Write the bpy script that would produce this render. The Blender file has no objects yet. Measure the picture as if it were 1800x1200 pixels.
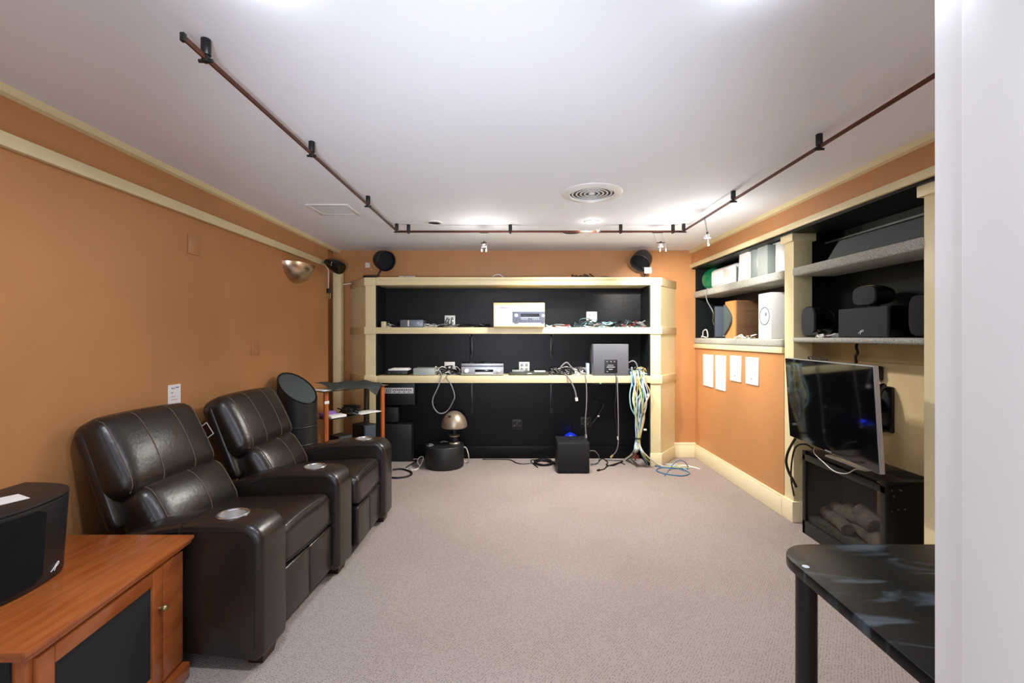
import bpy, bmesh, math, random
from mathutils import Vector, Matrix
random.seed(7)
scene = bpy.context.scene
C = scene.collection
PI = math.pi
CH = 1.343            # camera height
F = 800.0             # focal length in pixels of the 1800 wide frame
CEIL = 2.30

def X(px, d): return (px-902)*d/F
def Zp(py, d): return CH-(py-591)*d/F
def P(px, py, d): return Vector((X(px, d), d, Zp(py, d)))

# ------------------------------------------------------------------ materials
def lin(c):
    return tuple(((v/255)/12.92 if v/255 <= .04045 else ((v/255+.055)/1.055)**2.4) for v in c)
MATS = {}
def mat(name, rgb, rough=.5, metal=0, var=0, vscale=6, bump=0, bscale=40, spec=.5, coat=0, emit=None, estr=0, alpha=1, trans=0, stretch=None, rgb2=None):
    if name in MATS: return MATS[name]
    m = bpy.data.materials.new(name); m.use_nodes = True
    nt = m.node_tree; b = nt.nodes['Principled BSDF']
    c = (*lin(rgb), 1)
    b.inputs['Base Color'].default_value = c
    b.inputs['Roughness'].default_value = rough
    b.inputs['Metallic'].default_value = metal
    b.inputs['Specular IOR Level'].default_value = spec
    b.inputs['Coat Weight'].default_value = coat
    b.inputs['Alpha'].default_value = alpha
    b.inputs['Transmission Weight'].default_value = trans
    if emit:
        b.inputs['Emission Color'].default_value = (*lin(emit), 1)
        b.inputs['Emission Strength'].default_value = estr
    tc = nt.nodes.new('ShaderNodeTexCoord')
    src = tc.outputs['Object']
    if stretch:
        mp = nt.nodes.new('ShaderNodeMapping'); mp.inputs['Scale'].default_value = stretch
        nt.links.new(src, mp.inputs['Vector']); src = mp.outputs['Vector']
    if var or rgb2:
        n = nt.nodes.new('ShaderNodeTexNoise'); n.inputs['Scale'].default_value = vscale; n.inputs['Detail'].default_value = 5
        nt.links.new(src, n.inputs['Vector'])
        r = nt.nodes.new('ShaderNodeValToRGB')
        r.color_ramp.elements[0].position = .35; r.color_ramp.elements[1].position = .68
        if rgb2: a, z = lin(rgb), lin(rgb2)
        else:
            a = tuple(v*(1-var) for v in c[:3]); z = tuple(min(1, v*(1+var)) for v in c[:3])
        r.color_ramp.elements[0].color = (*a, 1); r.color_ramp.elements[1].color = (*z, 1)
        nt.links.new(n.outputs['Fac'], r.inputs['Fac']); nt.links.new(r.outputs['Color'], b.inputs['Base Color'])
    if bump:
        n2 = nt.nodes.new('ShaderNodeTexNoise'); n2.inputs['Scale'].default_value = bscale; n2.inputs['Detail'].default_value = 4
        nt.links.new(src, n2.inputs['Vector'])
        bp = nt.nodes.new('ShaderNodeBump'); bp.inputs['Strength'].default_value = bump; bp.inputs['Distance'].default_value = .01
        nt.links.new(n2.outputs['Fac'], bp.inputs['Height']); nt.links.new(bp.outputs['Normal'], b.inputs['Normal'])
    MATS[name] = m
    return m

orange = mat('orange_wall_paint', (189, 134, 85), .42, var=.07, vscale=1.6, bump=.06, bscale=60, spec=.35)
white_ceil = mat('ceiling_paint', (240, 244, 253), .75, var=.015, vscale=1.2, bump=.05, bscale=50)
beige = mat('beige_trim_paint', (226, 212, 168), .38, var=.03, vscale=5)
white_trim = mat('white_door_paint', (232, 231, 230), .35, var=.02, vscale=4, bump=.03, bscale=20)
cream_base = mat('cream_baseboard_paint', (240, 228, 190), .35)
blackpan = mat('black_painted_panel', (9, 10, 14), .40, var=.25, vscale=3, bump=.10, bscale=25, spec=.22)
blackgreen = mat('black_green_panel', (19, 24, 24), .45, var=.2, vscale=3, bump=.05, spec=.25)
maple = mat('pale_maple_panel', (226, 200, 150), .35, rgb2=(216, 186, 136), vscale=3, stretch=(2, 2, .5))
leather = mat('dark_brown_leather', (35, 27, 24), .30, var=.12, vscale=5, bump=.10, bscale=55, spec=.6)
stitch = mat('leather_stitching', (104, 92, 78), .6)
leather_dk = mat('black_underside_fabric', (12, 11, 11), .7)
footwood = mat('dark_brown_foot_wood', (48, 24, 16), .4)
chrome = mat('brushed_steel', (205, 205, 205), .25, metal=.95)
steel_in = mat('cup_inside_steel', (195, 193, 190), .4, metal=.55)
cherry = mat('cherry_wood', (164, 92, 44), .24, rgb2=(146, 74, 32), vscale=7, stretch=(7, .7, 3), bump=.02, coat=.3)
cherry_post = mat('cherry_post_wood', (176, 94, 44), .3, rgb2=(150, 74, 32), vscale=6, stretch=(6, 6, .7))
mesh_cloth = mat('black_speaker_cloth', (20, 21, 24), .9, var=.2, vscale=300)
black_sat = mat('black_satin_plastic', (20, 21, 24), .45, bump=.04, bscale=200)
black_gloss = mat('black_gloss_plastic', (7, 7, 8), .06, coat=.2, spec=.4)
black_metal = mat('black_powder_metal', (14, 14, 15), .4)
black_vinyl = mat('black_vinyl_cabinet', (26, 27, 30), .5, bump=.05, bscale=300)
grille = mat('dark_grey_speaker_grille', (66, 76, 78), .7, var=.2, vscale=200)
grille_blue = mat('slate_grille_cloth', (58, 68, 80), .8, var=.12, vscale=200)
grey_sub = mat('grey_vinyl', (92, 93, 101), .5, var=.05, vscale=4)
silver = mat('silver_faceplate', (172, 175, 182), .35, metal=.5)
silver_dk = mat('dark_silver_metal', (108, 116, 128), .4, metal=.4)
white_pl = mat('white_plastic', (238, 238, 236), .35)
white_matte = mat('white_panel_paint', (244, 244, 242), .5)
grey_pl = mat('light_grey_plastic', (128, 136, 134), .35)
grey_pl2 = mat('mid_grey_plastic', (150, 158, 156), .35)
paper = mat('white_paper', (240, 238, 236), .8)
ink_blue = mat('blue_ink', (50, 70, 120), .7)
ink_red = mat('red_ink', (205, 90, 80), .7)
ink_dark = mat('dark_ink', (70, 72, 80), .7)
orange_plate = mat('orange_painted_plate', (184, 129, 85), .4)
bronze = mat('brushed_bronze_metal', (214, 192, 170), .3, metal=1, var=.25, vscale=7, stretch=(1, 1, 4))
lampmetal = mat('antique_nickel_metal', (176, 162, 142), .36, metal=.7, var=.12, vscale=5)
copper = mat('dark_copper_rail', (96, 58, 44), .35, metal=.7)
green_gl = mat('green_glossy_plastic', (18, 104, 66), .1, coat=.6)
woodbox = mat('orange_wood_veneer', (206, 146, 86), .4, rgb2=(190, 126, 70), vscale=6, stretch=(8, 8, .8))
brownbox = mat('walnut_veneer', (116, 84, 58), .5, rgb2=(98, 70, 48), vscale=6, stretch=(1, 1, 8))
glass_blk = mat('black_glass', (14, 16, 17), .06, coat=.3)
cloth_dk = mat('dark_grey_cloth', (84, 91, 90), .85, var=.12, vscale=40)
card = mat('white_printed_cardboard', (208, 207, 206), .5)
card_edge = mat('tan_cardboard', (216, 188, 130), .7)
box_img = mat('printed_grey_image', (78, 84, 100), .5, var=.3, vscale=60)
tabletop = mat('black_scuffed_tabletop', (22, 24, 25), .30, bump=.03, bscale=30, spec=.3)
cab_black = mat('black_cable_jacket', (16, 16, 18), .45)
cab_white = mat('white_cable_jacket', (222, 220, 212), .45)
cab_grey = mat('grey_cable_jacket', (124, 124, 126), .45)
cab_blue = mat('blue_cable_jacket', (58, 112, 150), .45)
cab_teal = mat('pale_teal_cable_jacket', (150, 196, 205), .45)
cab_lblue = mat('pale_blue_cable_jacket', (176, 196, 220), .45)
cab_yel = mat('yellow_green_cable_jacket', (188, 190, 92), .45)
cab_tan = mat('tan_cable_jacket', (190, 160, 110), .45)
cab_red = mat('dark_red_cable_jacket', (130, 46, 46), .45)
cab_brown = mat('brown_cable_jacket', (58, 38, 32), .5)
cab_teald = mat('dark_teal_cable_jacket', (52, 82, 88), .5)
logmat = mat('ceramic_log', (122, 110, 96), .9, rgb2=(62, 56, 52), vscale=9, bump=.6, bscale=25)
ember = mat('ash_bed', (58, 54, 50), .95, bump=.8, bscale=60, rgb2=(90, 84, 76), vscale=30)
firebox_reflection = mat('tan_reflection_lining', (232, 206, 160), .7, rgb2=(222, 194, 146), vscale=4)  # lightened tan, a bright reflection put into the lining colour
firebox_dk = mat('dark_firebox_lining', (58, 54, 48), .8)
lamp_on = mat('lit_lamp_lens', (255, 252, 245), .3, emit=(255, 247, 235), estr=14)
bulb_glass = mat('clear_bulb_glass', (245, 245, 245), .05, trans=.8)
blue_led = mat('blue_indicator_light', (20, 60, 255), .4, emit=(20, 60, 255), estr=5)
green_led = mat('green_indicator_light', (90, 230, 150), .4, emit=(90, 230, 150), estr=1.0)
purple = mat('purple_print', (150, 110, 190), .6)
navy = mat('navy_print', (46, 36, 110), .6)
dark_scr = mat('dark_display_window', (16, 14, 20), .15)
plaster = mat('bare_plaster_patch', (232, 222, 206), .8)

def carpet_material(name, base, dark, light, scale):
    m = bpy.data.materials.new(name); m.use_nodes = True
    nt = m.node_tree; b = nt.nodes['Principled BSDF']; b.inputs['Roughness'].default_value = .95
    b.inputs['Specular IOR Level'].default_value = .15
    tc = nt.nodes.new('ShaderNodeTexCoord')
    mp = nt.nodes.new('ShaderNodeMapping'); mp.inputs['Rotation'].default_value = (0, 0, .5); mp.inputs['Scale'].default_value = (1, 1.4, 1)
    nt.links.new(tc.outputs['Object'], mp.inputs['Vector'])
    v = nt.nodes.new('ShaderNodeTexVoronoi'); v.inputs['Scale'].default_value = scale; v.inputs['Randomness'].default_value = .35
    nt.links.new(mp.outputs['Vector'], v.inputs['Vector'])
    r = nt.nodes.new('ShaderNodeValToRGB')
    r.color_ramp.elements[0].position = .12; r.color_ramp.elements[0].color = (*lin(dark), 1)
    r.color_ramp.elements[1].position = .34; r.color_ramp.elements[1].color = (*lin(base), 1)
    nt.links.new(v.outputs['Distance'], r.inputs['Fac'])
    n = nt.nodes.new('ShaderNodeTexNoise'); n.inputs['Scale'].default_value = 220; n.inputs['Detail'].default_value = 3
    nt.links.new(tc.outputs['Object'], n.inputs['Vector'])
    n2 = nt.nodes.new('ShaderNodeTexNoise'); n2.inputs['Scale'].default_value = 1.1; n2.inputs['Detail'].default_value = 4
    nt.links.new(tc.outputs['Object'], n2.inputs['Vector'])
    mx = nt.nodes.new('ShaderNodeMix'); mx.data_type = 'RGBA'; mx.blend_type = 'MULTIPLY'; mx.inputs['Factor'].default_value = .5
    r2 = nt.nodes.new('ShaderNodeValToRGB'); r2.color_ramp.elements[0].position = .3; r2.color_ramp.elements[1].position = .7
    r2.color_ramp.elements[0].color = (.55, .55, .55, 1)
    nt.links.new(n.outputs['Fac'], r2.inputs['Fac'])
    nt.links.new(r.outputs['Color'], mx.inputs['A']); nt.links.new(r2.outputs['Color'], mx.inputs['B'])
    mx2 = nt.nodes.new('ShaderNodeMix'); mx2.data_type = 'RGBA'; mx2.blend_type = 'MULTIPLY'; mx2.inputs['Factor'].default_value = .35
    r3 = nt.nodes.new('ShaderNodeValToRGB'); r3.color_ramp.elements[0].position = .3; r3.color_ramp.elements[1].position = .6
    r3.color_ramp.elements[0].color = (.72, .68, .66, 1)
    nt.links.new(n2.outputs['Fac'], r3.inputs['Fac'])
    nt.links.new(mx.outputs['Result'], mx2.inputs['A']); nt.links.new(r3.outputs['Color'], mx2.inputs['B'])
    nt.links.new(mx2.outputs['Result'], b.inputs['Base Color'])
    bp = nt.nodes.new('ShaderNodeBump'); bp.inputs['Strength'].default_value = .5; bp.inputs['Distance'].default_value = .006
    nt.links.new(v.outputs['Distance'], bp.inputs['Height']); nt.links.new(bp.outputs['Normal'], b.inputs['Normal'])
    return m
carpet = carpet_material('patterned_carpet', (172, 160, 154), (112, 99, 96), (190, 180, 174), 84)
shelf_carpet = mat('speckled_grey_carpet', (196, 194, 184), .95, rgb2=(142, 142, 134), vscale=160, bump=.8, bscale=160)

def scuff_table():
    nt = tabletop.node_tree; b = nt.nodes['Principled BSDF']
    tc = nt.nodes['Texture Coordinate']
    mp = nt.nodes.new('ShaderNodeMapping'); mp.inputs['Rotation'].default_value = (0, 0, .5); mp.inputs['Scale'].default_value = (2.2, 7, 1)
    nt.links.new(tc.outputs['Object'], mp.inputs['Vector'])
    n = nt.nodes.new('ShaderNodeTexNoise'); n.inputs['Scale'].default_value = 2.2; n.inputs['Detail'].default_value = 7; n.inputs['Distortion'].default_value = .6
    nt.links.new(mp.outputs['Vector'], n.inputs['Vector'])
    r = nt.nodes.new('ShaderNodeValToRGB')
    r.color_ramp.elements[0].position = .52; r.color_ramp.elements[0].color = (*lin((12, 14, 15)), 1)
    r.color_ramp.elements[1].position = .8; r.color_ramp.elements[1].color = (*lin((92, 104, 112)), 1)
    nt.links.new(n.outputs['Fac'], r.inputs['Fac']); nt.links.new(r.outputs['Color'], b.inputs['Base Color'])
scuff_table()

# mesh screen of the fireplace: fine black weave you can look through
def screen_material():
    m = bpy.data.materials.new('fine_mesh_screen'); m.use_nodes = True
    nt = m.node_tree; b = nt.nodes['Principled BSDF']
    b.inputs['Base Color'].default_value = (*lin((24, 23, 22)), 1); b.inputs['Roughness'].default_value = .35
    tc = nt.nodes.new('ShaderNodeTexCoord')
    w1 = nt.nodes.new('ShaderNodeTexWave'); w1.bands_direction = 'Y'; w1.inputs['Scale'].default_value = 55
    w2 = nt.nodes.new('ShaderNodeTexWave'); w2.bands_direction = 'Z'; w2.inputs['Scale'].default_value = 55
    nt.links.new(tc.outputs['Object'], w1.inputs['Vector']); nt.links.new(tc.outputs['Object'], w2.inputs['Vector'])
    mx = nt.nodes.new('ShaderNodeMath'); mx.operation = 'MAXIMUM'
    nt.links.new(w1.outputs['Fac'], mx.inputs[0]); nt.links.new(w2.outputs['Fac'], mx.inputs[1])
    mr = nt.nodes.new('ShaderNodeMapRange'); mr.inputs['From Min'].default_value = .55; mr.inputs['From Max'].default_value = .95
    mr.inputs['To Min'].default_value = .02; mr.inputs['To Max'].default_value = .38
    nt.links.new(mx.outputs[0], mr.inputs['Value']); nt.links.new(mr.outputs['Result'], b.inputs['Alpha'])
    return m
screen_mat = screen_material()

# ------------------------------------------------------------------ mesh builder
I4 = Matrix.Identity(4)
def catmull(pts, n=6):
    pts = [Vector(p) for p in pts]
    if len(pts) < 3: return pts
    q = [2*pts[0]-pts[1]]+pts+[2*pts[-1]-pts[-2]]
    out = []
    for i in range(1, len(q)-2):
        a, b, c, d = q[i-1:i+3]
        for k in range(n):
            t = k/n
            out.append(.5*((2*b)+(c-a)*t+(2*a-5*b+4*c-d)*t*t+(3*b-a-3*c+d)*t**3))
    out.append(pts[-1])
    return out

class MB:
    def __init__(self): self.bm = bmesh.new()
    def merge(self, t, M=None, mi=0):
        if M is not None: t.transform(M)
        for f in t.faces: f.material_index = mi
        me = bpy.data.meshes.new('t'); t.to_mesh(me); t.free()
        self.bm.from_mesh(me); bpy.data.meshes.remove(me)
        return self
    def box(self, c, s, bev=0, seg=2, M=None, mi=0):
        t = bmesh.new(); bmesh.ops.create_cube(t, size=1)
        bmesh.ops.scale(t, vec=s, verts=t.verts)
        if bev: bmesh.ops.bevel(t, geom=t.edges[:], offset=min(bev, min(s)*.49), segments=seg, profile=.5, affect='EDGES')
        bmesh.ops.translate(t, vec=c, verts=t.verts)
        return self.merge(t, M, mi)
    def bx(self, x0, x1, y0, y1, z0, z1, bev=0, seg=2, M=None, mi=0):
        return self.box(((x0+x1)/2, (y0+y1)/2, (z0+z1)/2), (abs(x1-x0), abs(y1-y0), abs(z1-z0)), bev, seg, M, mi)
    def prism(self, poly, a0, a1, axis='z', bev=0, seg=2, M=None, mi=0, top=None):
        t = bmesh.new()
        def mk(p, a):
            if axis == 'z': return (p[0], p[1], a)
            if axis == 'y': return (p[0], a, p[1])
            return (a, p[0], p[1])
        top = top or poly
        lo = [t.verts.new(mk(p, a0)) for p in poly]; hi = [t.verts.new(mk(p, a1)) for p in top]
        n = len(poly)
        t.faces.new(lo); t.faces.new(hi)
        for i in range(n): t.faces.new((lo[i], lo[(i+1) % n], hi[(i+1) % n], hi[i]))
        bmesh.ops.recalc_face_normals(t, faces=t.faces)
        if bev:
            es = [e for e in t.edges if (e.verts[0] in lo) == (e.verts[1] in lo)]
            bmesh.ops.bevel(t, geom=es, offset=bev, segments=seg, profile=.5, affect='EDGES')
        return self.merge(t, M, mi)
    def cyl(self, c, r, h, n=24, M=None, mi=0, r2=None, bev=0):
        t = bmesh.new()
        bmesh.ops.create_cone(t, cap_ends=True, segments=n, radius1=r, radius2=r if r2 is None else r2, depth=h)
        if bev:
            es = [e for e in t.edges if abs(e.verts[0].co.z-e.verts[1].co.z) < 1e-5]
            bmesh.ops.bevel(t, geom=es, offset=bev, segments=2, profile=.5, affect='EDGES')
        bmesh.ops.translate(t, vec=c, verts=t.verts)
        return self.merge(t, M, mi)
    def rod(self, a, b, r, n=10, mi=0):
        a, b = Vector(a), Vector(b); d = b-a
        M = Matrix.Translation((a+b)/2) @ d.to_track_quat('Z', 'Y').to_matrix().to_4x4()
        return self.cyl((0, 0, 0), r, d.length, n, M, mi)
    def bar(self, a, b, w, h, mi=0, bev=0):
        a, b = Vector(a), Vector(b); d = b-a
        M = Matrix.Translation((a+b)/2) @ d.to_track_quat('X', 'Z').to_matrix().to_4x4()
        return self.box((0, 0, 0), (d.length, w, h), bev, 2, M, mi)
    def lathe(self, prof, n=32, M=None, mi=0, a0=0, a1=2*PI, cap=False):
        t = bmesh.new(); rings = []
        full = abs(a1-a0-2*PI) < 1e-6
        m = n if full else n+1
        for r, z in prof:
            if r < 1e-6: rings.append([t.verts.new((0, 0, z))])
            else: rings.append([t.verts.new((r*math.cos(a0+(a1-a0)*i/n), r*math.sin(a0+(a1-a0)*i/n), z)) for i in range(m)])
        for A, B in zip(rings, rings[1:]):
            for i in range(n if not full else m):
                j = (i+1) % m if full else i+1
                if len(A) == 1 and len(B) == 1: continue
                if len(A) == 1: t.faces.new((A[0], B[i], B[j]))
                elif len(B) == 1: t.faces.new((A[i], A[j], B[0]))
                else: t.faces.new((A[i], A[j], B[j], B[i]))
        bmesh.ops.recalc_face_normals(t, faces=t.faces)
        return self.merge(t, M, mi)
    def sphere(self, c, r, s=(1, 1, 1), n=24, M=None, mi=0):
        t = bmesh.new(); bmesh.ops.create_uvsphere(t, u_segments=n, v_segments=n//2, radius=r)
        bmesh.ops.scale(t, vec=s, verts=t.verts); bmesh.ops.translate(t, vec=c, verts=t.verts)
        return self.merge(t, M, mi)
    def tube(self, pts, r, n=6, sm=6, mi=0):
        pts = catmull(pts, sm) if sm > 1 else [Vector(p) for p in pts]
        t = bmesh.new(); rings = []
        up = Vector((0, 0, 1))
        tan = (pts[1]-pts[0]).normalized()
        nrm = tan.orthogonal().normalized()
        for i, p in enumerate(pts):
            a = pts[max(i-1, 0)]; b = pts[min(i+1, len(pts)-1)]
            tn = (b-a)
            if tn.length < 1e-9: tn = tan
            tn.normalize()
            nrm = (nrm-tn*nrm.dot(tn))
            if nrm.length < 1e-6: nrm = tn.orthogonal()
            nrm.normalize(); bn = tn.cross(nrm)
            rings.append([t.verts.new(p+r*(math.cos(2*PI*k/n)*nrm+math.sin(2*PI*k/n)*bn)) for k in range(n)])
        for A, B in zip(rings, rings[1:]):
            for k in range(n): t.faces.new((A[k], A[(k+1) % n], B[(k+1) % n], B[k]))
        t.faces.new(rings[0][::-1]); t.faces.new(rings[-1])
        return self.merge(t, None, mi)
    def cushion(self, a, b, c, r, bulge=0, back=0, n=14, M=None, mi=0, side=0):
        # rounded box of half sizes a (front), b (width), c (height) with a puffed front
        t = bmesh.new(); bmesh.ops.create_cube(t, size=2)
        bmesh.ops.subdivide_edges(t, edges=t.edges[:], cuts=n, use_grid_fill=True)
        h = Vector((a, b, c))
        for v in t.verts:
            p = Vector((math.sin(v.co.x*PI/2), math.sin(v.co.y*PI/2), math.sin(v.co.z*PI/2)))
            q = Vector([p[i]*h[i] for i in range(3)])
            cl = Vector([max(-(h[i]-r), min(h[i]-r, q[i])) for i in range(3)])
            d = q-cl
            w = cl+(d.normalized()*r if d.length > 1e-9 else d)
            k = (1-(w.y/b)**2)*(1-(w.z/c)**2)
            w.x += max(0, k)*(bulge if v.co.x > 0 else -back)*abs(v.co.x)
            if side: w.z += math.copysign(side*max(0, 1-(w.y/b)**2)*abs(v.co.z), v.co.z)
            v.co = w
        return self.merge(t, M, mi)
    def build(self, name, mats, parent=None, loc=None, local=False, sharp=38):
        """One mesh object.  Points are in world space unless local."""
        if not isinstance(mats, (list, tuple)): mats = [mats]
        if not local:
            if parent is not None: self.bm.transform(WM[parent.name].inverted())
            elif loc is not None: self.bm.transform(Matrix.Translation(loc).inverted())
        bmesh.ops.recalc_face_normals(self.bm, faces=self.bm.faces)
        me = bpy.data.meshes.new(name); self.bm.to_mesh(me); self.bm.free()
        for m in mats: me.materials.append(m)
        for p in me.polygons: p.use_smooth = True
        me.set_sharp_from_angle(angle=math.radians(sharp))
        o = bpy.data.objects.new(name, me); C.objects.link(o)
        if parent is not None:
            o.parent = parent; WM[o.name] = WM[parent.name].copy()
        else:
            if loc is not None: o.location = loc
            WM[o.name] = Matrix.Translation(loc) if loc is not None else I4.copy()
        return o
WM = {}
def tag(o, label=None, cat=None, group=None, kind=None):
    if label: o['label'] = label
    if cat: o['category'] = cat
    if group: o['group'] = group
    if kind: o['kind'] = kind
    return o
def thing(name, label, cat, loc=(0, 0, 0), rotz=0, group=None, M=None):
    o = bpy.data.objects.new(name, None); C.objects.link(o)
    o.empty_display_size = .05
    if M is None: M = Matrix.Translation(loc) @ Matrix.Rotation(rotz, 4, 'Z')
    o.matrix_world = M; WM[o.name] = M.copy()
    return tag(o, label, cat, group)
def struct(name, mb, m):
    o = mb.build(name, m); o['kind'] = 'structure'; return o
def cable(name, label, pts, r, m, group=None, cat='cable', ends=None, sm=6, n=6):
    mb = MB(); mb.tube(pts, r, n, sm)
    loc = Vector(pts[0])
    if ends:
        a = Vector(pts[-1]); b = Vector(pts[-2]); d = (a-b).normalized()
        root = thing(name, label, cat, loc, group=group)
        mb.build('cord', m, root)
        e = MB(); e.rod(a-d*.002, a+d*.032, r*1.9, 8); e.build('connector', ends, root)
        return root
    o = mb.build(name, m, None, loc); return tag(o, label, cat, group)
def text(body, size, M, m, parent, name='lettering', depth=.0006, xs=1):
    cu = bpy.data.curves.new('txt', 'FONT'); cu.body = body; cu.size = size; cu.align_x = 'CENTER'; cu.align_y = 'CENTER'; cu.extrude = depth
    o = bpy.data.objects.new('txt', cu); C.objects.link(o)
    dg = bpy.context.evaluated_depsgraph_get(); dg.update()
    me = bpy.data.meshes.new_from_object(o.evaluated_get(dg))
    bpy.data.objects.remove(o); bpy.data.curves.remove(cu)
    me.transform(Matrix.Diagonal((xs, 1, 1, 1)))
    me.transform(M)
    me.transform(WM[parent.name].inverted())
    me.materials.clear(); me.materials.append(m); me.name = name
    ob = bpy.data.objects.new(name, me); C.objects.link(ob); ob.parent = parent; WM[ob.name] = WM[parent.name].copy()
    return ob
def face_cam(c):       # text plane facing -Y
    return Matrix.Translation(c) @ Matrix.Rotation(PI/2, 4, 'X')
def face_mx(c):        # text plane facing -X
    return Matrix.Translation(c) @ Matrix.Rotation(-PI/2, 4, 'Z') @ Matrix.Rotation(PI/2, 4, 'X')
def face_px(c):        # text plane facing +X
    return Matrix.Translation(c) @ Matrix.Rotation(PI/2, 4, 'Z') @ Matrix.Rotation(PI/2, 4, 'X')

# ================================================================== THE ROOM
XL, XR, YB = -1.95, 2.03, 5.07
struct('floor', MB().bx(-2.3, 2.6, -1.6, 5.3, -.1, 0), carpet)
struct('ceiling', MB().bx(-2.3, 2.6, -1.6, 5.3, CEIL, CEIL+.1), white_ceil)
w = MB(); w.bx(-2.2, XL, -.2, 4.80, 0, CEIL); w.bx(-2.2, -2.005, 4.80, YB, 0, CEIL)
struct('wall_left', w, orange)
struct('wall_back', MB().bx(-2.3, 2.5, YB, 5.2, 0, CEIL), orange)
w = MB(); w.bx(2.36, 2.46, .45, YB, 0, CEIL)          # shell behind the shelving
w.bx(1.985, 2.36, .62, YB, 2.10, CEIL)                # band above the shelving
w.bx(2.03, 2.36, 3.41, YB, 0, 1.215)                  # low wall under the far shelves
w.bx(2.03, 2.36, .62, 2.0, 0, 2.10)                   # near wall
struct('wall_right', w, orange)
w = MB(); w.bx(.60, 2.36, .44, .60, 0, CEIL); w.bx(-2.2, -1.5, .44, .60, 0, CEIL)
struct('wall_front', w, white_trim)
# the white door jamb beside the camera
w = MB(); w.bx(.565, .60, .40, .612, 0, CEIL, .004)
w.bx(.552, .566, .40, .562, 0, CEIL, .004)
w.bx(.600, .68, .60, .616, 0, CEIL, .004)
w.bx(.552, .60, .2, .40, 0, CEIL, .004)
struct('door_1', w, white_trim)
# trims
struct('trim_1', MB().prism([(XL, CEIL), (XL+.028, CEIL), (XL+.022, CEIL-.03), (XL, CEIL-.038)], -.2, YB, 'y'), beige)   # crown, left
struct('trim_2', MB().prism([(1.985, CEIL), (1.957, CEIL), (1.963, CEIL-.03), (1.985, CEIL-.038)], .62, YB, 'y'), beige)  # crown, right
struct('trim_3', MB().bx(XL, XL+.03, -.2, 4.66, 2.062, 2.118, .004), beige)                                               # rail along left wall
struct('trim_4', MB().bx(1.965, 1.986, 2.0, YB, 2.098, 2.142, .004), beige)                                                # header above the shelving
w = MB(); w.bx(2.008, 2.03, 3.41, YB-.025, 0, .135, .004); w.bx(2.012, 2.03, 3.41, YB-.025, .135, .152, .006)
struct('baseboard_right', w, cream_base)
w = MB(); w.bx(1.79, 2.03, 5.045, YB, 0, .135, .003); w.bx(1.79, 2.03, 5.052, YB, .135, .165, .006)
struct('baseboard_back', w, cream_base)
struct('baseboard_left', MB().bx(XL, XL+.02, -.2, 4.74, 0, .14, .004), cream_base)
struct('trim_5', MB().bx(2.012, 2.036, 3.41, YB, 1.215, 1.262, .004), beige)                                               # under the low shelf
struct('trim_6', MB().bx(-1.925, -1.84, 4.86, 4.95, 0, 2.03, .004), beige)                                                 # boxed pipe in the corner

# ================================================================== BACK BOOKCASE
bc = thing('built_in_bookcase', 'wide built-in cream bookcase with black interior along the back wall', 'bookcase', (0, 4.72, 0))
FY = 4.72
def shelf(z0, z1, cap=False):
    m = MB(); m.bx(-1.42, 1.44, FY, 5.04, z0, z1, .004)
    if cap: m.bx(-1.40, 1.42, FY-.012, 5.05, z1-.030, z1, .006)
    return m.build('shelf', beige, bc)
shelf(1.874, 1.957, True); shelf(1.370, 1.437); shelf(.859, .933)
for s in (-1, 1):
    sx = lambda x: s*x
    poly = [(sx(1.425), FY-.002), (sx(1.53), FY-.002), (sx(1.80), 5.065), (sx(1.425), 5.065)]
    col = MB().prism(poly, 0, 1.945).build('column', beige, bc)
    def band(z0, z1, g=.014, nm='band', m=beige):
        p = [(sx(1.42), FY-.002-g), (sx(1.53+g*.6), FY-.002-g), (sx(1.80+g), 5.065-g*.3), (sx(1.80+g), 5.068), (sx(1.42), 5.068)]
        MB().prism(p, z0, z1, 'z', .004).build(nm, m, col)
    band(1.868, 1.952); band(1.366, 1.441); band(.853, .937)
    if s > 0: band(0, .13, .012, 'baseboard', cream_base)
    MB().bx(sx(1.41), sx(1.424), FY+.004, 5.045, .0, 1.872).build('side_panel', blackgreen, bc)
MB().bx(-1.42, 1.42, 5.035, 5.068, 0, 1.90).build('back_panel', blackpan, bc)
MB().bx(-1.41, 1.41, 5.005, 5.035, 0, .138, .004).build('kickboard', blackpan, bc)
def bracket(x, z0, z1):
    m = MB(); m.bx(x-.02, x+.02, 5.016, 5.036, z0, z1, .003)
    m.bx(x-.012, x+.012, 4.80, 5.03, z1-.025, z1, .003); m.bar((x, 5.02, z0+.06), (x, 4.86, z1-.02), .012, .018)
    m.build('shelf_bracket', mat('dark_grey_bracket_metal', (34, 35, 40), .4), bc)
for x in (-.462, .425):
    bracket(x, .49, .859); bracket(x, 1.085, 1.370)

# ================================================================== RIGHT SHELVING
rs = thing('built_in_shelving', 'built-in open shelving with cream posts and carpeted shelves along right wall', 'shelving', (2.1, 3.4, 0))
m = MB(); m.bx(2.325, 2.36, 2.0, YB, 1.30, 2.10); m.bx(2.03, 2.33, YB-.012, YB, 1.26, 2.10); m.bx(1.99, 2.33, 2.0, YB-.01, 2.085, 2.099)
m.build('back_panel', blackgreen, rs)
MB().bx(2.315, 2.36, 2.0, 3.41, 0, 1.30).build('wall_panel', maple, rs)
MB().bx(2.285, 2.315, 2.0, 3.40, 0, 1.18, .003).build('lower_panel', maple, rs)
MB().bx(2.165, 2.32, 3.388, 3.404, 0, 1.300).build('end_panel', maple, rs)
MB().bx(2.165, 2.325, 3.388, 3.404, 1.302, 2.086).build('divider', blackgreen, rs)
MB().bx(2.318, 2.326, 2.0, 3.6, 2.028, 2.04).build('edge_strip', grey_pl, rs)
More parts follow.
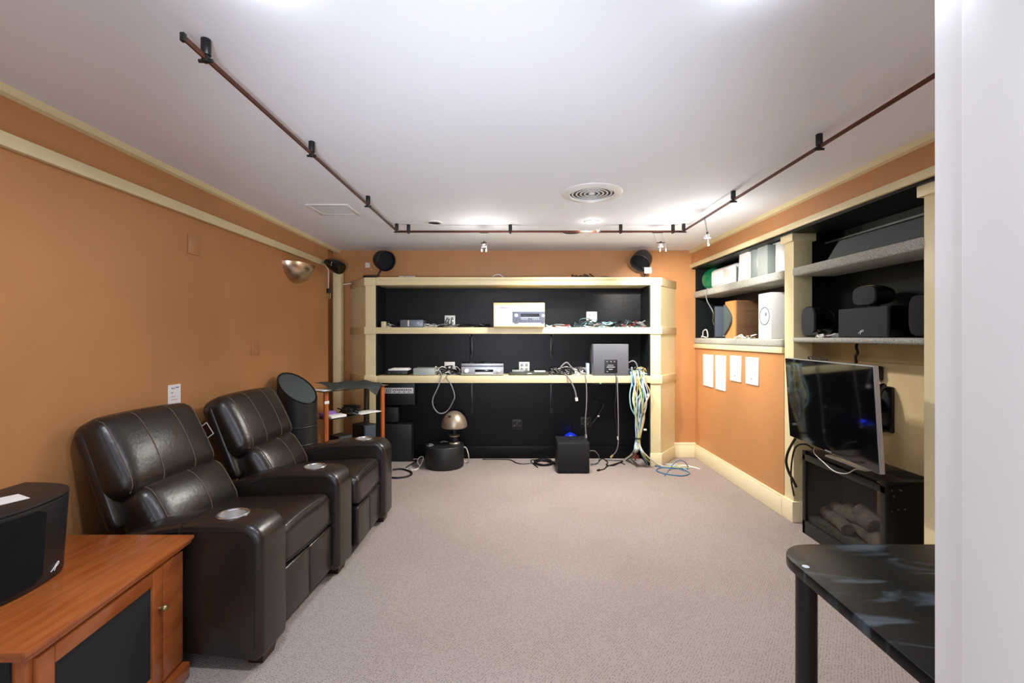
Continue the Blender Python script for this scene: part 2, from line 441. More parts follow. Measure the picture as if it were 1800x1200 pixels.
def post(y0, y1):
    p = MB().bx(2.03, 2.165, y0, y1, 0, 2.10, .003).build('post', beige, rs)
    MB().bx(2.008, 2.185, y0-.018, y1+.018, 2.03, 2.098, .006).build('capital', beige, p)
    b = MB(); b.bx(2.012, 2.18, y0-.015, y1+.012, 0, .15, .004); b.build('plinth', cream_base, p)
post(3.294, 3.405); post(2.0, 2.25)
def cshelf(y0, y1, z0, z1, x0=2.008):
    MB().bx(x0, 2.325, y0, y1, z0, z1, .016, 3).build('carpeted_shelf', shelf_carpet, rs)
cshelf(3.405, YB-.012, 1.768, 1.838); cshelf(2.25, 3.30, 1.775, 1.838, 2.02)
cshelf(3.405, YB-.012, 1.262, 1.325); cshelf(2.25, 3.30, 1.300, 1.335, 2.02)
# ------------------------------------------------------------------ white blank plates on the low right wall
for (a, b, z1, z0, lab, dot) in ((4.838, 4.614, 1.154, .824, 'tall white blank wall panel under the far shelves, nearest the back corner', 0),
                            (4.543, 4.336, 1.156, .818, 'tall white blank wall panel, second from the back corner under the shelf', 0),
                            (4.24, 4.04, 1.167, .934, 'shorter white wall panel with a screw, third from the back corner', 1),
                            (3.955, 3.753, 1.165, .934, 'shorter white wall panel with a screw, nearest the cream post', 1)):
    m = MB(); m.bx(2.018, 2.03, b, a, z0, z1, .003)
    r = thing('wall_panel', lab, 'wall panel', (2.024, (a+b)/2, z0), group='white panels under the right shelves')
    m.build('plate', white_matte, r)
    if dot:
        s = MB(); s.rod((2.019, (a+b)/2, z0+.05), (2.0165, (a+b)/2, z0+.05), .006); s.build('screw', ink_dark, r)

# ================================================================== RECLINERS
def seam(mb, f, pts, r=.0022):
    mb.tube([f(*p) for p in pts], r, 5, 1)
def recliner(loc, rz, arms, label, hw=.25, off=0, trim=0):
    """Front direction is local +x, the arm fronts at x = 0."""
    t = thing('recliner', label, 'recliner', loc, rz, 'leather home theatre recliners')
    bld = lambda mb, n, m, p=t: mb.build(n, m, p, local=True)
    for s, yc in arms:
        prof = [(-.60, .07), (-.02, .05)]
        for k in range(4): prof.append((-.02+.02*math.sin(k/3*PI/2), .07-.02*math.cos(k/3*PI/2)))
        for k in range(0, 9):
            a = k/8*PI/2; prof.append((-.085+.085*math.cos(a), .505+.085*math.sin(a)))
        prof += [(-.2, .592), (-.32, .587), (-.45, .568), (-.56, .538), (-.66, .50), (-.66, .30)]
        m = MB(); m.prism(prof, yc-.098, yc+.098, 'y', .028, 4)
        arm = bld(m, 'armrest', leather)
        # stitching: around the front panel and over the top
        for e in (-1, 1):
            m = MB()
            line = [(-.030, yc+e*.0985, .09)]
            line += [(-.030, yc+e*.0985, z) for z in (.2, .35, .48)]
            line += [(-.085+.058*math.cos(k/5*PI/2), yc+e*.0985, .505+.058*math.sin(k/5*PI/2)) for k in range(1, 6)]
            line += [(-.32, yc+e*.0985, .558), (-.45, yc+e*.0985, .540), (-.62, yc+e*.0985, .486)]
            m.tube(line, .0024, 5, 2); bld(m, 'stitching', leather_dk, arm)
        m = MB(); m.tube([(-.345, yc-.0995, .35), (-.342, yc-.099, .552), (-.338, yc-.07, .584), (-.338, yc+.07, .584), (-.342, yc+.099, .552), (-.345, yc+.0995, .35)], .0022, 5, 3)
        bld(m, 'stitching', leather_dk, arm)
        cutm = MB(); cutm.cyl((-.185, yc, .60), .0545, .10, 40); cut = bld(cutm, 'cutter', leather)
        bo = arm.modifiers.new('b', 'BOOLEAN'); bo.object = cut; bo.operation = 'DIFFERENCE'; bo.solver = 'EXACT'
        dg = bpy.context.evaluated_depsgraph_get(); dg.update()
        nm = bpy.data.meshes.new_from_object(arm.evaluated_get(dg)); arm.modifiers.clear(); arm.data = nm
        bpy.data.objects.remove(cut)
        for p in nm.polygons: p.use_smooth = True
        nm.set_sharp_from_angle(angle=math.radians(38))
        c = MB()
        c.lathe([(.050, .592), (.052, .5965), (.058, .598), (.063, .594), (.062, .589)], 40, Matrix.Translation((-.185, yc, .0015)))
        cup = bld(c, 'cup_holder', chrome)
        c = MB(); c.lathe([(0, .552), (.030, .552), (.048, .555), (.0515, .562), (.0515, .594)], 36, Matrix.Translation((-.185, yc, .001)))
        bld(c, 'cup_well', steel_in, cup)
        for fx in (-.06, -.56):
            f = MB(); f.prism([(fx-.04, yc-.05), (fx+.04, yc-.05), (fx+.04, yc+.05), (fx-.04, yc+.05)], .055, 0, 'z', 0,
                              top=[(fx-.03, yc-.042), (fx+.03, yc-.042), (fx+.03, yc+.042), (fx-.03, yc+.042)])
            bld(f, 'foot', footwood)
    # seat
    m = MB(); m.cushion(.335, hw, .088, .045, 0, 0, 16, Matrix.Translation((-.365, 0, .382)) @ Matrix.Rotation(math.radians(-3), 4, 'Y'), side=.016)
    seat = bld(m, 'seat', leather)
    m = MB()
    m.tube([(-.034, -hw+.03, .452), (-.034, -.1, .464), (-.034, .1, .464), (-.034, hw-.03, .452)], .0028, 5, 4)
    bld(m, 'stitching', leather_dk, seat); m = MB()
    m.tube([(-.031, -hw+.02, .333), (-.03, 0, .318), (-.031, hw-.02, .333)], .0024, 5, 4)
    bld(m, 'stitching', leather_dk, seat)
    for s in (-1, 1):
        m = MB(); m.bx(-.075, -.033, s*.001 if s > 0 else -hw+.004, hw-.004 if s > 0 else -.001, .062, .300, .012, 3)
        bld(m, 'footrest_panel', leather)
    m = MB(); m.bx(-.66, -.07, -hw-.0, hw+.0, .07, .30); bld(m, 'base', leather_dk)
    # back shell
    def pad(n, cx, cz, ang, a, b, c, r, bulge, us, mm=leather, side=0):
        M = Matrix.Translation((cx, off*(1 if n == 'head_cushion' else .5), cz)) @ Matrix.Rotation(math.radians(-ang), 4, 'Y')
        m = MB(); m.cushion(a, b, c, r, bulge, 0, 18, M, side=side)
        o = bld(m, n, mm)
        def front(y, z):
            dy = max(0, abs(y)-(b-r)); dz = max(0, abs(z)-(c-r))
            dd = math.hypot(dy, dz)
            drop = r-math.sqrt(max(r*r-dd*dd, 0))
            k = max(0, (1-(y/b)**2)*(1-(z/c)**2))
            return M @ Vector((a-drop+bulge*k+.0008, y, z+ (math.copysign(side*max(0, 1-(y/b)**2)*min(1, abs(z)/c), z))))
        if us:
            for u in us:
                m = MB(); seam(m, front, [(u, -c*.93+c*1.86*k/14) for k in range(15)]); bld(m, 'stitching', stitch, o)
        return o
    m = MB(); m.cushion(.034, hw+.088-trim, .232, .03, 0, 0, 12, Matrix.Translation((-.816, off, .712)) @ Matrix.Rotation(math.radians(-21), 4, 'Y'))
    m.cushion(.045, hw-.002, .16, .03, 0, 0, 8, Matrix.Translation((-.69, 0, .36)) @ Matrix.Rotation(math.radians(-21), 4, 'Y'))
    bld(m, 'backrest_shell', leather)
    pad('head_cushion', -.812, .792, 27, .084, hw+.082-trim, .190, .066, .030, (-hw*1.02, -hw*.40, hw*.40, hw*1.02), side=.012)
    pad('lumbar_cushion', -.672, .520, 31, .090, hw+.03, .140, .062, .032, (-hw*.90, hw*.06, hw*.90), side=.010)
    return t
near = recliner((-.978, 2.262, 0), -.055, ((-1, -.352), (1, .352)), 'near dark brown leather recliner, two armrests with steel cup holders, beside the cherry cabinet', .245, -.052, .040)
far = recliner((-.910, 3.000, 0), 0, ((1, .335),), 'far dark brown leather recliner with one armrest, beside the slanted cylinder speaker', .232)
# printed hang tag on the side of the far recliner's back
a, b_, c_, d_ = [P(px, py, 2.672) for px, py in ((349, 752), (363, 741.5), (376, 762), (361.5, 773))]
def tagquad(q, th, sc, m, nm, par):
    cc = sum(q, Vector())/4; qq = [cc+(p-cc)*sc for p in q]
    t = MB(); bmv = [t.bm.verts.new(p+Vector((0, -th, 0))) for p in qq]; bmb = [t.bm.verts.new(p+Vector((0, .002, 0))) for p in qq]
    t.bm.faces.new(bmv); t.bm.faces.new(bmb)
    for i in range(4): t.bm.faces.new((bmv[i], bmv[(i+1) % 4], bmb[(i+1) % 4], bmb[i]))
    return t.build(nm, m, par)
tg = thing('hang_tag', 'small brown tag with white border on the side of the far recliner back', 'tag', P(361, 757, 2.672))
q = [a, b_, c_, d_]
tagquad(q, 0, 1, paper, 'border', tg); tagquad(q, .001, .86, footwood, 'face', tg)
m = MB(); ctr = sum(q, Vector())/4
m.box(ctr+Vector((-.002, -.002, .008)), (.006, .001, .004)); m.box(ctr+Vector((.004, -.002, -.008)), (.006, .001, .004))
m.build('print', stitch, tg)

# ================================================================== CHERRY CABINET
cz = .554
cab = thing('cherry_cabinet', 'cherry wood cabinet with black cloth door in the left foreground', 'cabinet', (-1.55, 1.48, 0))
x1, y0, y1 = -1.245, 1.135, 1.815
def capoly(g): return [(XL+.02, y0-g), (x1+.022-.06+g, y0-g), (x1+.022+g, y0+.01-g*.2), (x1+.0+g-.02, y1+g), (XL+.02, y1+g)]
m = MB()
m.prism([(XL+.01, y0), (-1.217, y0), (-1.214, y0+.03), (-1.272, y1), (XL+.01, y1)], cz-.017, cz, 'z', .004, 2)
m.prism([(XL+.012, y0+.006), (-1.224, y0+.006), (-1.221, y0+.034), (-1.279, y1-.005), (XL+.012, y1-.005)], cz-.031, cz-.017, 'z', .004, 2)
m.build('cabinet_top', cherry, cab)
# carcass: the front runs slightly askew, as the top does
fa, fb = Vector((-1.25, y0+.03, 0)), Vector((-1.305, y1-.03, 0))
dv = (fb-fa).normalized(); nv = Vector((dv.y, -dv.x, 0)); L = (fb-fa).length
Mc = Matrix(((dv.x, nv.x, 0, fa.x), (dv.y, nv.y, 0, fa.y), (0, 0, 1, 0), (0, 0, 0, 1)))   # local x along the front, y outwards
m = MB(); m.bx(.0, L, -.50, -.02, .05, cz-.031, 0, M=Mc); m.build('carcass', cherry, cab)
m = MB(); m.bx(-.006, .0, -.48, -.03, .06, cz-.04, 0, M=Mc); m.build('end_panel', mesh_cloth, cab)
m = MB(); m.bx(-.002, .02, -.02, .0, .05, cz-.031, 0, M=Mc); m.bx(.02, L, -.02, .0, .505, cz-.031, .002, M=Mc); m.build('face_frame', cherry, cab)
dx0, dx1 = .022, .505
m = MB()
for a0, a1, b0, b1 in ((dx0, dx0+.05, .08, .503), (dx1-.055, dx1, .08, .503), (dx0+.05, dx1-.055, .455, .503), (dx0+.05, dx1-.055, .08, .13)):
    m.bx(a0, a1, -.012, .012, b0, b1, .003, M=Mc)
door = m.build('door', cherry, cab)
m = MB(); m.bx(dx0+.048, dx1-.053, -.008, .004, .128, .457, M=Mc); m.build('cloth_panel', mesh_cloth, door)
m = MB(); m.rod(Mc @ Vector((dx1-.022, .010, .36)), Mc @ Vector((dx1-.022, .024, .36)), .005)
m.sphere(Mc @ Vector((dx1-.022, .030, .36)), .012, n=16); m.build('door_knob', mat('aged_brass', (170, 150, 105), .3, metal=.9), door)
m = MB(); m.bx(dx1+.004, L, -.02, .010, .075, .503, .003, M=Mc); m.build('side_panel', cherry, cab)
m = MB(); m.bx(-.004, L+.012, -.52, .03, 0, .062, .006, M=Mc); m.build('plinth', cherry, cab)

# ---- surround speaker on the cabinet
sp = thing('surround_speaker', 'black curved surround speaker standing on the cherry cabinet with white paper on top', 'speaker', (-1.62, 1.4, cz))
def sp_outline(k, n=20):
    pts = []
    # back flat at x=-1.72, bulging front, rounded far end
    ctrl = [(-1.735, 1.16), (-1.57, 1.17), (-1.495, 1.26), (-1.468, 1.37), (-1.480, 1.48), (-1.508, 1.545), (-1.56, 1.590), (-1.63, 1.612), (-1.735, 1.62)]
    pp = catmull([(x, y, 0) for x, y in ctrl], 5)
    cx, cy = -1.735, 1.39
    return [(cx+(p.x-cx)*k, cy+(p.y-cy)*(.55+.45*k)) for p in pp]
m = MB(); m.prism(sp_outline(.93), cz+.002, cz+.262, 'z', .006, 2, top=sp_outline(1.0)); m.prism(sp_outline(1.005), cz+.262, cz+.272, 'z', .004, 2)
m.build('cabinet', black_sat, sp)
def sp_pt(y, z, off=.002):
    k = .93+.07*(z-cz)/.262
    o = sp_outline(k); best = None
    for (xa, ya), (xb, yb) in zip(o, o[1:]):
        if ya <= y <= yb and xa > -1.7:
            f = (y-ya)/(yb-ya); nx, ny = (yb-ya), -(xb-xa); l = math.hypot(nx, ny)
            return Vector((xa+(xb-xa)*f+off*nx/l, y+off*ny/l, z))
    return Vector((o[0][0], y, z))
t = MB(); cols = []
ys = [1.19+(1.435-1.19)*i/16 for i in range(17)]
for i, y in enumerate(ys):
    inset = .0 if i < 15 else (.006 if i == 15 else .016)
    cols.append([t.bm.verts.new(sp_pt(y, z, .004)) for z in (cz+.02+inset, cz+.25-inset)])
for A, B in zip(cols, cols[1:]): t.bm.faces.new((A[0], B[0], B[1], A[1]))
ret = bmesh.ops.solidify(t.bm, geom=t.bm.faces[:], thickness=.006)
t.build('grille', mesh_cloth, sp)
m = MB()
g = [(1.46, .030), (1.476, .036), (1.492, .050), (1.508, .055), (1.506, .046), (1.488, .040)]
g = [(1.470, .028), (1.480, .034), (1.492, .044), (1.502, .048), (1.504, .043), (1.494, .036)]
m.tube([sp_pt(y, cz+z, .001) for y, z in g], .0012, 5, 3)
m.tube([sp_pt(1.484, cz+.025, .001), sp_pt(1.489, cz+.033, .001), sp_pt(1.494, cz+.044, .001)], .0012, 5, 1)
m.build('logo', white_pl, sp)
o = tag(MB().prism([(-1.66, 1.425), (-1.575, 1.385), (-1.545, 1.455), (-1.62, 1.49)], cz+.272, cz+.2735).build('paper_note', paper, None, (-1.6, 1.44, cz+.272)), 'white paper note lying on the black surround speaker', 'paper')
m = MB(); m.cyl((-1.675, 1.425, cz+.279), .004, .014, 10); m.sphere((-1.675, 1.425, cz+.288), .006, n=10)
tag(m.build('mounting_screw', chrome, None, (-1.675, 1.425, cz+.272)), 'small steel screw standing up on the black surround speaker', 'screw')

# ================================================================== BLACK TABLE
tb = thing('black_table', 'black scuffed table with rounded corner in the right foreground', 'table', (1.2, 1.05, 0))
r = .11; poly = [(1.95, .70), (1.95, 1.368)]
for k in range(11):
    a = PI/2+k/10*PI/2; poly.append((.772+r+r*math.cos(a), 1.368-r+r*math.sin(a)))
poly += [(.762, .76), (.80, .70)]
MB().prism(poly, .690, .72, 'z', .004, 2).build('tabletop', tabletop, tb)
for (x, y) in ((.828, 1.285), (1.86, 1.285), (.828, .78), (1.86, .78)):
    MB().cyl((x, y, .345), .027, .69, 24).build('leg', black_metal, tb)
m = MB(); m.cyl((.792, 1.232, .7202), .009, .0012, 20); m.build('hole_cap', mat('pale_grey_cap', (186, 192, 194), .5), tb)

# ================================================================== ELECTRIC FIREPLACE
fp = thing('electric_fireplace', 'black electric fireplace with mesh screen and logs below the television', 'fireplace', (2.11, 2.78, 0))
fx0, fx1, fy0, fy1, fz = 1.985, 2.283, 2.43, 3.125, .565
m = MB(); m.bx(fx0+.02, fx1, fy0, fy0+.02, 0, fz-.02); m.bx(fx0+.02, fx1, fy1-.02, fy1, 0, fz-.02); m.bx(fx0+.02, fx1, fy0, fy1, fz-.02, fz, .003); m.bx(fx0+.02, fx1, fy0, fy1, 0, .06)
m.bx(fx1-.03, fx1, fy0, fy1, 0, fz-.01)
m.build('case', black_metal, fp)
m = MB(); m.bx(fx0, fx0+.022, fy0, fy0+.035, 0, fz, .003); m.bx(fx0, fx0+.022, fy1-.03, fy1, 0, fz, .003)
m.bx(fx0, fx0+.022, fy0, fy1, .50, fz-.025, .003); m.bx(fx0, fx0+.022, fy0, fy1, 0, .09, .003)
m.build('front_frame', black_sat, fp)
m = MB(); m.bx(fx0+.010, fx0+.014, fy0+.03, fy1-.025, .085, .505); m.build('mesh_screen', screen_mat, fp)
m = MB(); m.bx(fx1-.04, fx1-.03, fy0+.02, fy1-.32, .06, .50); m.build('back_lining', firebox_reflection, fp)
m = MB(); m.bx(fx1-.04, fx1-.03, fy1-.32, fy1-.02, .06, .50); m.build('back_lining', firebox_dk, fp)
m = MB(); m.bx(fx0+.03, fx1-.04, fy0+.02, fy1-.02, .06, .12); m.build('ash_bed', ember, fp)
for (a, b, rr) in (((2.06, 2.50, .15), (2.20, 2.98, .20), .055), ((2.09, 2.62, .24), (2.17, 3.06, .19), .045), ((2.20, 2.50, .20), (2.12, 2.80, .28), .045), ((2.06, 2.80, .15), (2.12, 3.08, .16), .04)):
    m = MB(); a, b = Vector(a), Vector(b)
    m.tube([a, a.lerp(b, .3)+Vector((0, 0, .01)), a.lerp(b, .7)-Vector((0, 0, .008)), b], rr, 12, 4); m.build('log', logmat, fp)
m = MB()
for i in range(7): m.bx(fx1-.14+.02*i-.008, fx1-.14+.02*i, fy0+.05, fy0+.2, fz, fz+.003)
m.build('top_vent', black_sat, fp)
m = MB()
for (x, z) in ((2.02, .52), (2.07, .52), (2.06, .525), (2.03, .49), (2.055, .42), (2.09, .42), (2.02, .41)): m.rod((x, fy0, z), (x, fy0-.003, z), .004)
m.build('screws', chrome, fp)
m = MB(); m.bx(2.02, 2.06, 2.62, 2.95, fz+.0005, fz+.012, .003)
tag(m.build('white_strip', white_pl, None, (2.04, 2.78, fz)), 'narrow white plastic strip lying on top of the black fireplace', 'strip')

# ================================================================== TELEVISION
uv = Vector((-.088, -.88, 0)).normalized()
zv = Vector((-.032, 0, .541)); zv = (zv-uv*zv.dot(uv)).normalized(); yv = zv.cross(uv)
tc_ = Vector((1.868, 2.71, .925))
Mt = Matrix(((uv.x, yv.x, zv.x, tc_.x), (uv.y, yv.y, zv.y, tc_.y), (uv.z, yv.z, zv.z, tc_.z), (0, 0, 0, 1)))
tv = thing('television', 'flat black television hung crookedly above the fireplace', 'television', M=Mt)
hwid, hh = .444, .271
def tbuild(mb, n, m, p=tv): return mb.build(n, m, p, local=True)
m = MB(); m.bx(-hwid, hwid, -.011, .014, -hh, hh, .003); tbuild(m, 'casing', silver)
m = MB(); m.bx(-hwid+.004, hwid-.004, -.0135, -.010, -hh+.004, hh-.004); tbuild(m, 'screen', black_gloss)
m = MB(); m.bx(-.34, .36, .014, .045, -.20, .20, .015); tbuild(m, 'rear_housing', black_sat)
m = MB(); m.bx(-.02, .04, -.014, -.0128, -hh+.006, -hh+.012); tbuild(m, 'logo', silver)
mt = thing('tv_wall_mount', 'black wall mount bracket behind the television on the maple panel', 'bracket', (2.28, 2.72, .90))
m = MB(); m.bx(2.262, 2.285, 2.72, 2.96, .76, 1.04, .01); m.build('wall_plate', black_metal, mt)
m = MB()
ring = [(2.25, 2.76, .78), (2.215, 2.755, .80), (2.18, 2.75, .92), (2.215, 2.755, 1.02), (2.25, 2.76, 1.04)]
m.tube(ring, .022, 8, 4)
m.build('side_arm', black_gloss, mt)
m = MB(); m.bar((2.25, 2.82, .92), (1.94, 2.75, .92), .07, .09, 0, .006); m.bx(1.92, 1.945, 2.50, 2.96, .82, 1.02, .006); m.build('arm', black_metal, mt)
m = MB(); m.bx(2.245, 2.284, 2.80, 2.85, 1.07, 1.16, .01); m.rod((2.246, 2.82, 1.12), (2.225, 2.82, 1.12), .012)
tag(m.build('cable_clip', black_gloss, None, (2.27, 2.75, 1.06)), 'small black clip on the maple panel beside the television top corner', 'clip')

# ================================================================== CYLINDER SPEAKER
cy = Vector((-1.735, 3.66, 0)); rr = .148
cs = thing('cylinder_subwoofer', 'tall black cylinder subwoofer with slanted grille top behind the far recliner', 'subwoofer', cy)
sl = (.78, -.35)       # height falls to the right and towards the room
zt = lambda x, y: .925-.95*(sl[0]*x+sl[1]*y)
t = MB(); n = 40
lo = []; hi = []
for i in range(n):
    a = 2*PI*i/n; x, y = rr*math.cos(a), rr*math.sin(a)
    lo.append(t.bm.verts.new((cy.x+x, cy.y+y, .0))); hi.append(t.bm.verts.new((cy.x+x, cy.y+y, zt(x, y))))
for i in range(n): t.bm.faces.new((lo[i], lo[(i+1) % n], hi[(i+1) % n], hi[i]))
t.bm.faces.new(lo); t.bm.faces.new(hi)
t.build('body', black_vinyl, cs)
def slant(k, dz): return [Vector((cy.x+rr*k*math.cos(2*PI*i/n), cy.y+rr*k*math.sin(2*PI*i/n), zt(rr*k*math.cos(2*PI*i/n), rr*k*math.sin(2*PI*i/n))+dz)) for i in range(n)]
t = MB(); v0 = [t.bm.verts.new(p) for p in slant(.90, -.004)]; v1 = [t.bm.verts.new(p) for p in slant(.90, .004)]; t.bm.faces.new(v1); t.bm.faces.new(v0)
for i in range(n): t.bm.faces.new((v0[i], v0[(i+1) % n], v1[(i+1) % n], v1[i]))
t.build('grille', grille, cs)
m = MB(); s_ = slant(.96, .003); m.tube(s_+[s_[0]], .006, 6, 1); m.build('rim', black_gloss, cs)
m = MB()
for z in (.48, .62): m.lathe([(rr+.0005, z), (rr+.003, z+.004), (rr+.003, z+.010), (rr+.0005, z+.014)], 40, Matrix.Translation(cy))
m.build('bands', black_sat, cs)

# ================================================================== MEDIA RACK
L0, R0 = Vector((-1.615, 3.93, 0)), Vector((-1.262, 4.40, 0))
fx = (R0-L0).normalized(); bk = Vector((-fx.y, fx.x, 0)); D = .27
rk = thing('media_rack', 'corner media rack with cherry front posts and black glass shelves', 'rack', (-1.55, 4.2, 0))
Zs = (.868, .618, .30)
for p in (L0, R0):
    m = MB(); Mx = Matrix(((fx.x, bk.x, 0, p.x), (fx.y, bk.y, 0, p.y), (0, 0, 1, 0), (0, 0, 0, 1)))
    m.bx(-.019, .019, -.01, .014, 0, Zs[0]-.003, .004, M=Mx); m.build('post', cherry_post, rk)
    m = MB(); m.bx(-.024, .024, D-.03, D, 0, Zs[0]-.003, .004, M=Mx); m.build('rear_post', black_metal, rk)
Mr = Matrix(((fx.x, bk.x, 0, L0.x), (fx.y, bk.y, 0, L0.y), (0, 0, 1, 0), (0, 0, 0, 1)))
W = (R0-L0).length
for k, z in enumerate(Zs):
    m = MB(); g = .05 if k == 0 else -.014
    m.prism([(-g, .0 if k else -.03), (W+g, .0 if k else -.03), (W+g*.8, D+.0), (-g*.8, D+.0)], z-.004, z+.004, 'z', .001, 1, M=Mr); m.build('glass_shelf', glass_blk, rk)
m = MB(); m.bx(-.021, .021, -.0125, -.0095, .76, .785, M=Mr); m.build('white_clip', white_pl, rk)
# the cloth draped over the rack
t = MB(); nx_, ny_ = 26, 12; grid = []
for i in range(nx_+1):
    row = []
    for j in range(ny_+1):
        u, v = i/nx_, j/ny_
        x = .02+u*.52; y = -.07+v*.31
        z = Zs[0]+.018+.046*v*(.7+.3*math.sin(5*u+1))+.008*math.sin(7*u+3*v)+.005*math.sin(15*u-8*v)
        over = max(0, -.03-y)
        z -= over*(.3+1.8*max(0, 1-abs(u-.80)/.14)); y -= .02*max(0, 1-abs(u-.80)/.2)*(1-v)*2
        row.append(t.bm.verts.new(Mr @ Vector((x, y, max(z, Zs[0]+.007) if over <= 0 else z))))
    grid.append(row)
for i in range(nx_):
    for j in range(ny_): t.bm.faces.new((grid[i][j], grid[i+1][j], grid[i+1][j+1], grid[i][j+1]))
bmesh.ops.solidify(t.bm, geom=t.bm.faces[:], thickness=.004)
tag(t.build('grey_cloth', cloth_dk, None, Mr @ Vector((.3, .1, Zs[0]))), 'dark grey cloth draped over the top of the media rack', 'cloth')
m = MB(); m.bx(-.045, .07, -.025, .16, Zs[0]+.0045, Zs[0]+.009, M=Mr @ Matrix.Rotation(.1, 4, 'Z')); m.bx(-.03, .06, .0, .15, Zs[0]+.009, Zs[0]+.012, M=Mr)
tag(m.build('magazine', paper, None, Mr @ Vector((0, .06, Zs[0]+.004))), 'pale magazine lying on the left end of the media rack top', 'magazine')
zz = Zs[1]+.0045
tag(MB().bx(.05, .20, .0, .10, zz, zz+.022, .004, M=Mr).build('white_booklet', paper, None, Mr @ Vector((.12, .05, zz))), 'white booklet on the left of the rack middle shelf', 'booklet')
m = MB(); m.bx(.06, .17, .11, .22, zz, zz+.03, .006, M=Mr); m.bx(.09, .16, .112, .20, zz+.03, zz+.045, .004, M=Mr)
tag(m.build('purple_packet', purple, None, Mr @ Vector((.12, .16, zz))), 'purple and white packet on the rack middle shelf', 'packet')
tag(MB().bx(.33, .56, -.02, .14, zz, zz+.006, .001, M=Mr).build('white_sheet', paper, None, Mr @ Vector((.45, .05, zz))), 'white paper sheets on the right of the rack middle shelf', 'paper')
m = MB()
for k in range(16):
    c = Mr @ Vector((random.uniform(.22, .40), random.uniform(.05, .2), zz+.02))
    m.tube([c+Vector((random.uniform(-.07, .07), random.uniform(-.05, .05), random.uniform(-.008, .05))) for q in range(5)], .006, 6, 4)
o = tag(m.build('cable_tangle', cab_black, None, Mr @ Vector((.3, .1, zz))), 'tangled black cables and adapters in the middle of the rack shelf', 'cables', kind='stuff')
for (a0, a1, b0, b1, z1, lab) in ((.17, .31, .08, .235, Zs[2]+.135, 'low black box speaker on the bottom rack shelf, left'), (.40, .535, .03, .22, Zs[2]+.205, 'tall black box speaker on the bottom rack shelf, right')):
    r = thing('small_speaker', lab, 'speaker', Mr @ Vector(((a0+a1)/2, (b0+b1)/2, Zs[2]+.005)))
    m = MB(); m.bx(a0, a1, b0, b1, Zs[2]+.0045, z1, .005, M=Mr); m.build('cabinet', black_vinyl, r)
    m = MB(); m.bx(a0+.008, a1-.008, b0-.006, b0+.001, Zs[2]+.012, z1-.008, .003, M=Mr); m.build('grille', grille_blue, r)

# ================================================================== LEFT WALL PIECES
m = MB(); r = thing('wall_plate', 'blank double plate painted orange, high on the left wall', 'wall plate', (XL, 2.775, 1.9))
m.bx(XL-.002, XL+.007, 2.725, 2.829, 1.840, 1.959, .003); m.build('plate', orange_plate, r)
m = MB()
for y in (2.757, 2.797):
    for z in (1.858, 1.941): m.rod((XL+.006, y, z), (XL+.0085, y, z), .004, 8)
m.build('screws', orange_plate, r)
r = thing('wall_outlet', 'double outlet painted orange on the left wall above the recliners', 'outlet', (XL, 3.433, 1.26))
m = MB(); m.bx(XL-.002, XL+.007, 3.382, 3.486, 1.203, 1.315, .003); m.build('plate', orange_plate, r)
m = MB()
for y in (3.411, 3.457):
    for z in (1.237, 1.281): m.bx(XL+.006, XL+.009, y-.014, y+.014, z-.014, z+.014, .003)
m.build('sockets', orange_plate, r)
# sconce: half bowl
sc = thing('wall_sconce', 'bronze half-bowl wall sconce on the left wall', 'sconce', (XL, 4.06, 1.96))
prof = [(.205*math.sin(k/12*PI/2), -.165*math.cos(k/12*PI/2)) for k in range(13)]
inner = [(.198*math.sin(k/12*PI/2), -.158*math.cos(k/12*PI/2)) for k in range(12, -1, -1)]
m = MB(); Ms = Matrix.Translation((XL, 4.06, 1.985)) @ Matrix.Diagonal((.75, 1.1, 1, 1))
m.lathe(prof+inner, 24, Ms, 0, -PI/2, PI/2); m.build('shade', bronze, sc)
m = MB(); m.bx(XL, XL+.02, 3.98, 4.14, 1.86, 1.96, .004); m.build('back_plate', bronze, sc)
# note paper
r = thing('paper_note', 'white handwritten note taped to the left wall above the near recliner', 'note', (XL+.001, 2.6182, 1.0))
pz = [P(295, 679, 2.5705), P(317, 676, 2.6670)]
m = MB(); m.bx(XL-.003, XL+.0015, 2.5705, 2.6670, .90, 1.066); m.build('sheet', paper, r)
def scrib(z, y0_, y1_, mm, amp, nm):
    m = MB(); n = 16
    m.tube([(XL+.0022, y0_+(y1_-y0_)*k/n, z+amp*math.sin(k*2.1+z*90)*(.5+.5*math.sin(k*1.3))) for k in range(n+1)], .0007, 4, 2); m.build(nm, mm, r)
scrib(1.045, 2.5959, 2.6253, ink_blue, .006, 'handwriting'); scrib(1.048, 2.6304, 2.6527, ink_blue, .006, 'handwriting')
scrib(1.020, 2.5918, 2.6060, ink_blue, .004, 'handwriting'); scrib(.998, 2.5918, 2.6253, ink_red, .004, 'handwriting')
scrib(.980, 2.5928, 2.6406, ink_red, .004, 'handwriting'); scrib(.957, 2.5898, 2.6527, ink_blue, .003, 'handwriting')
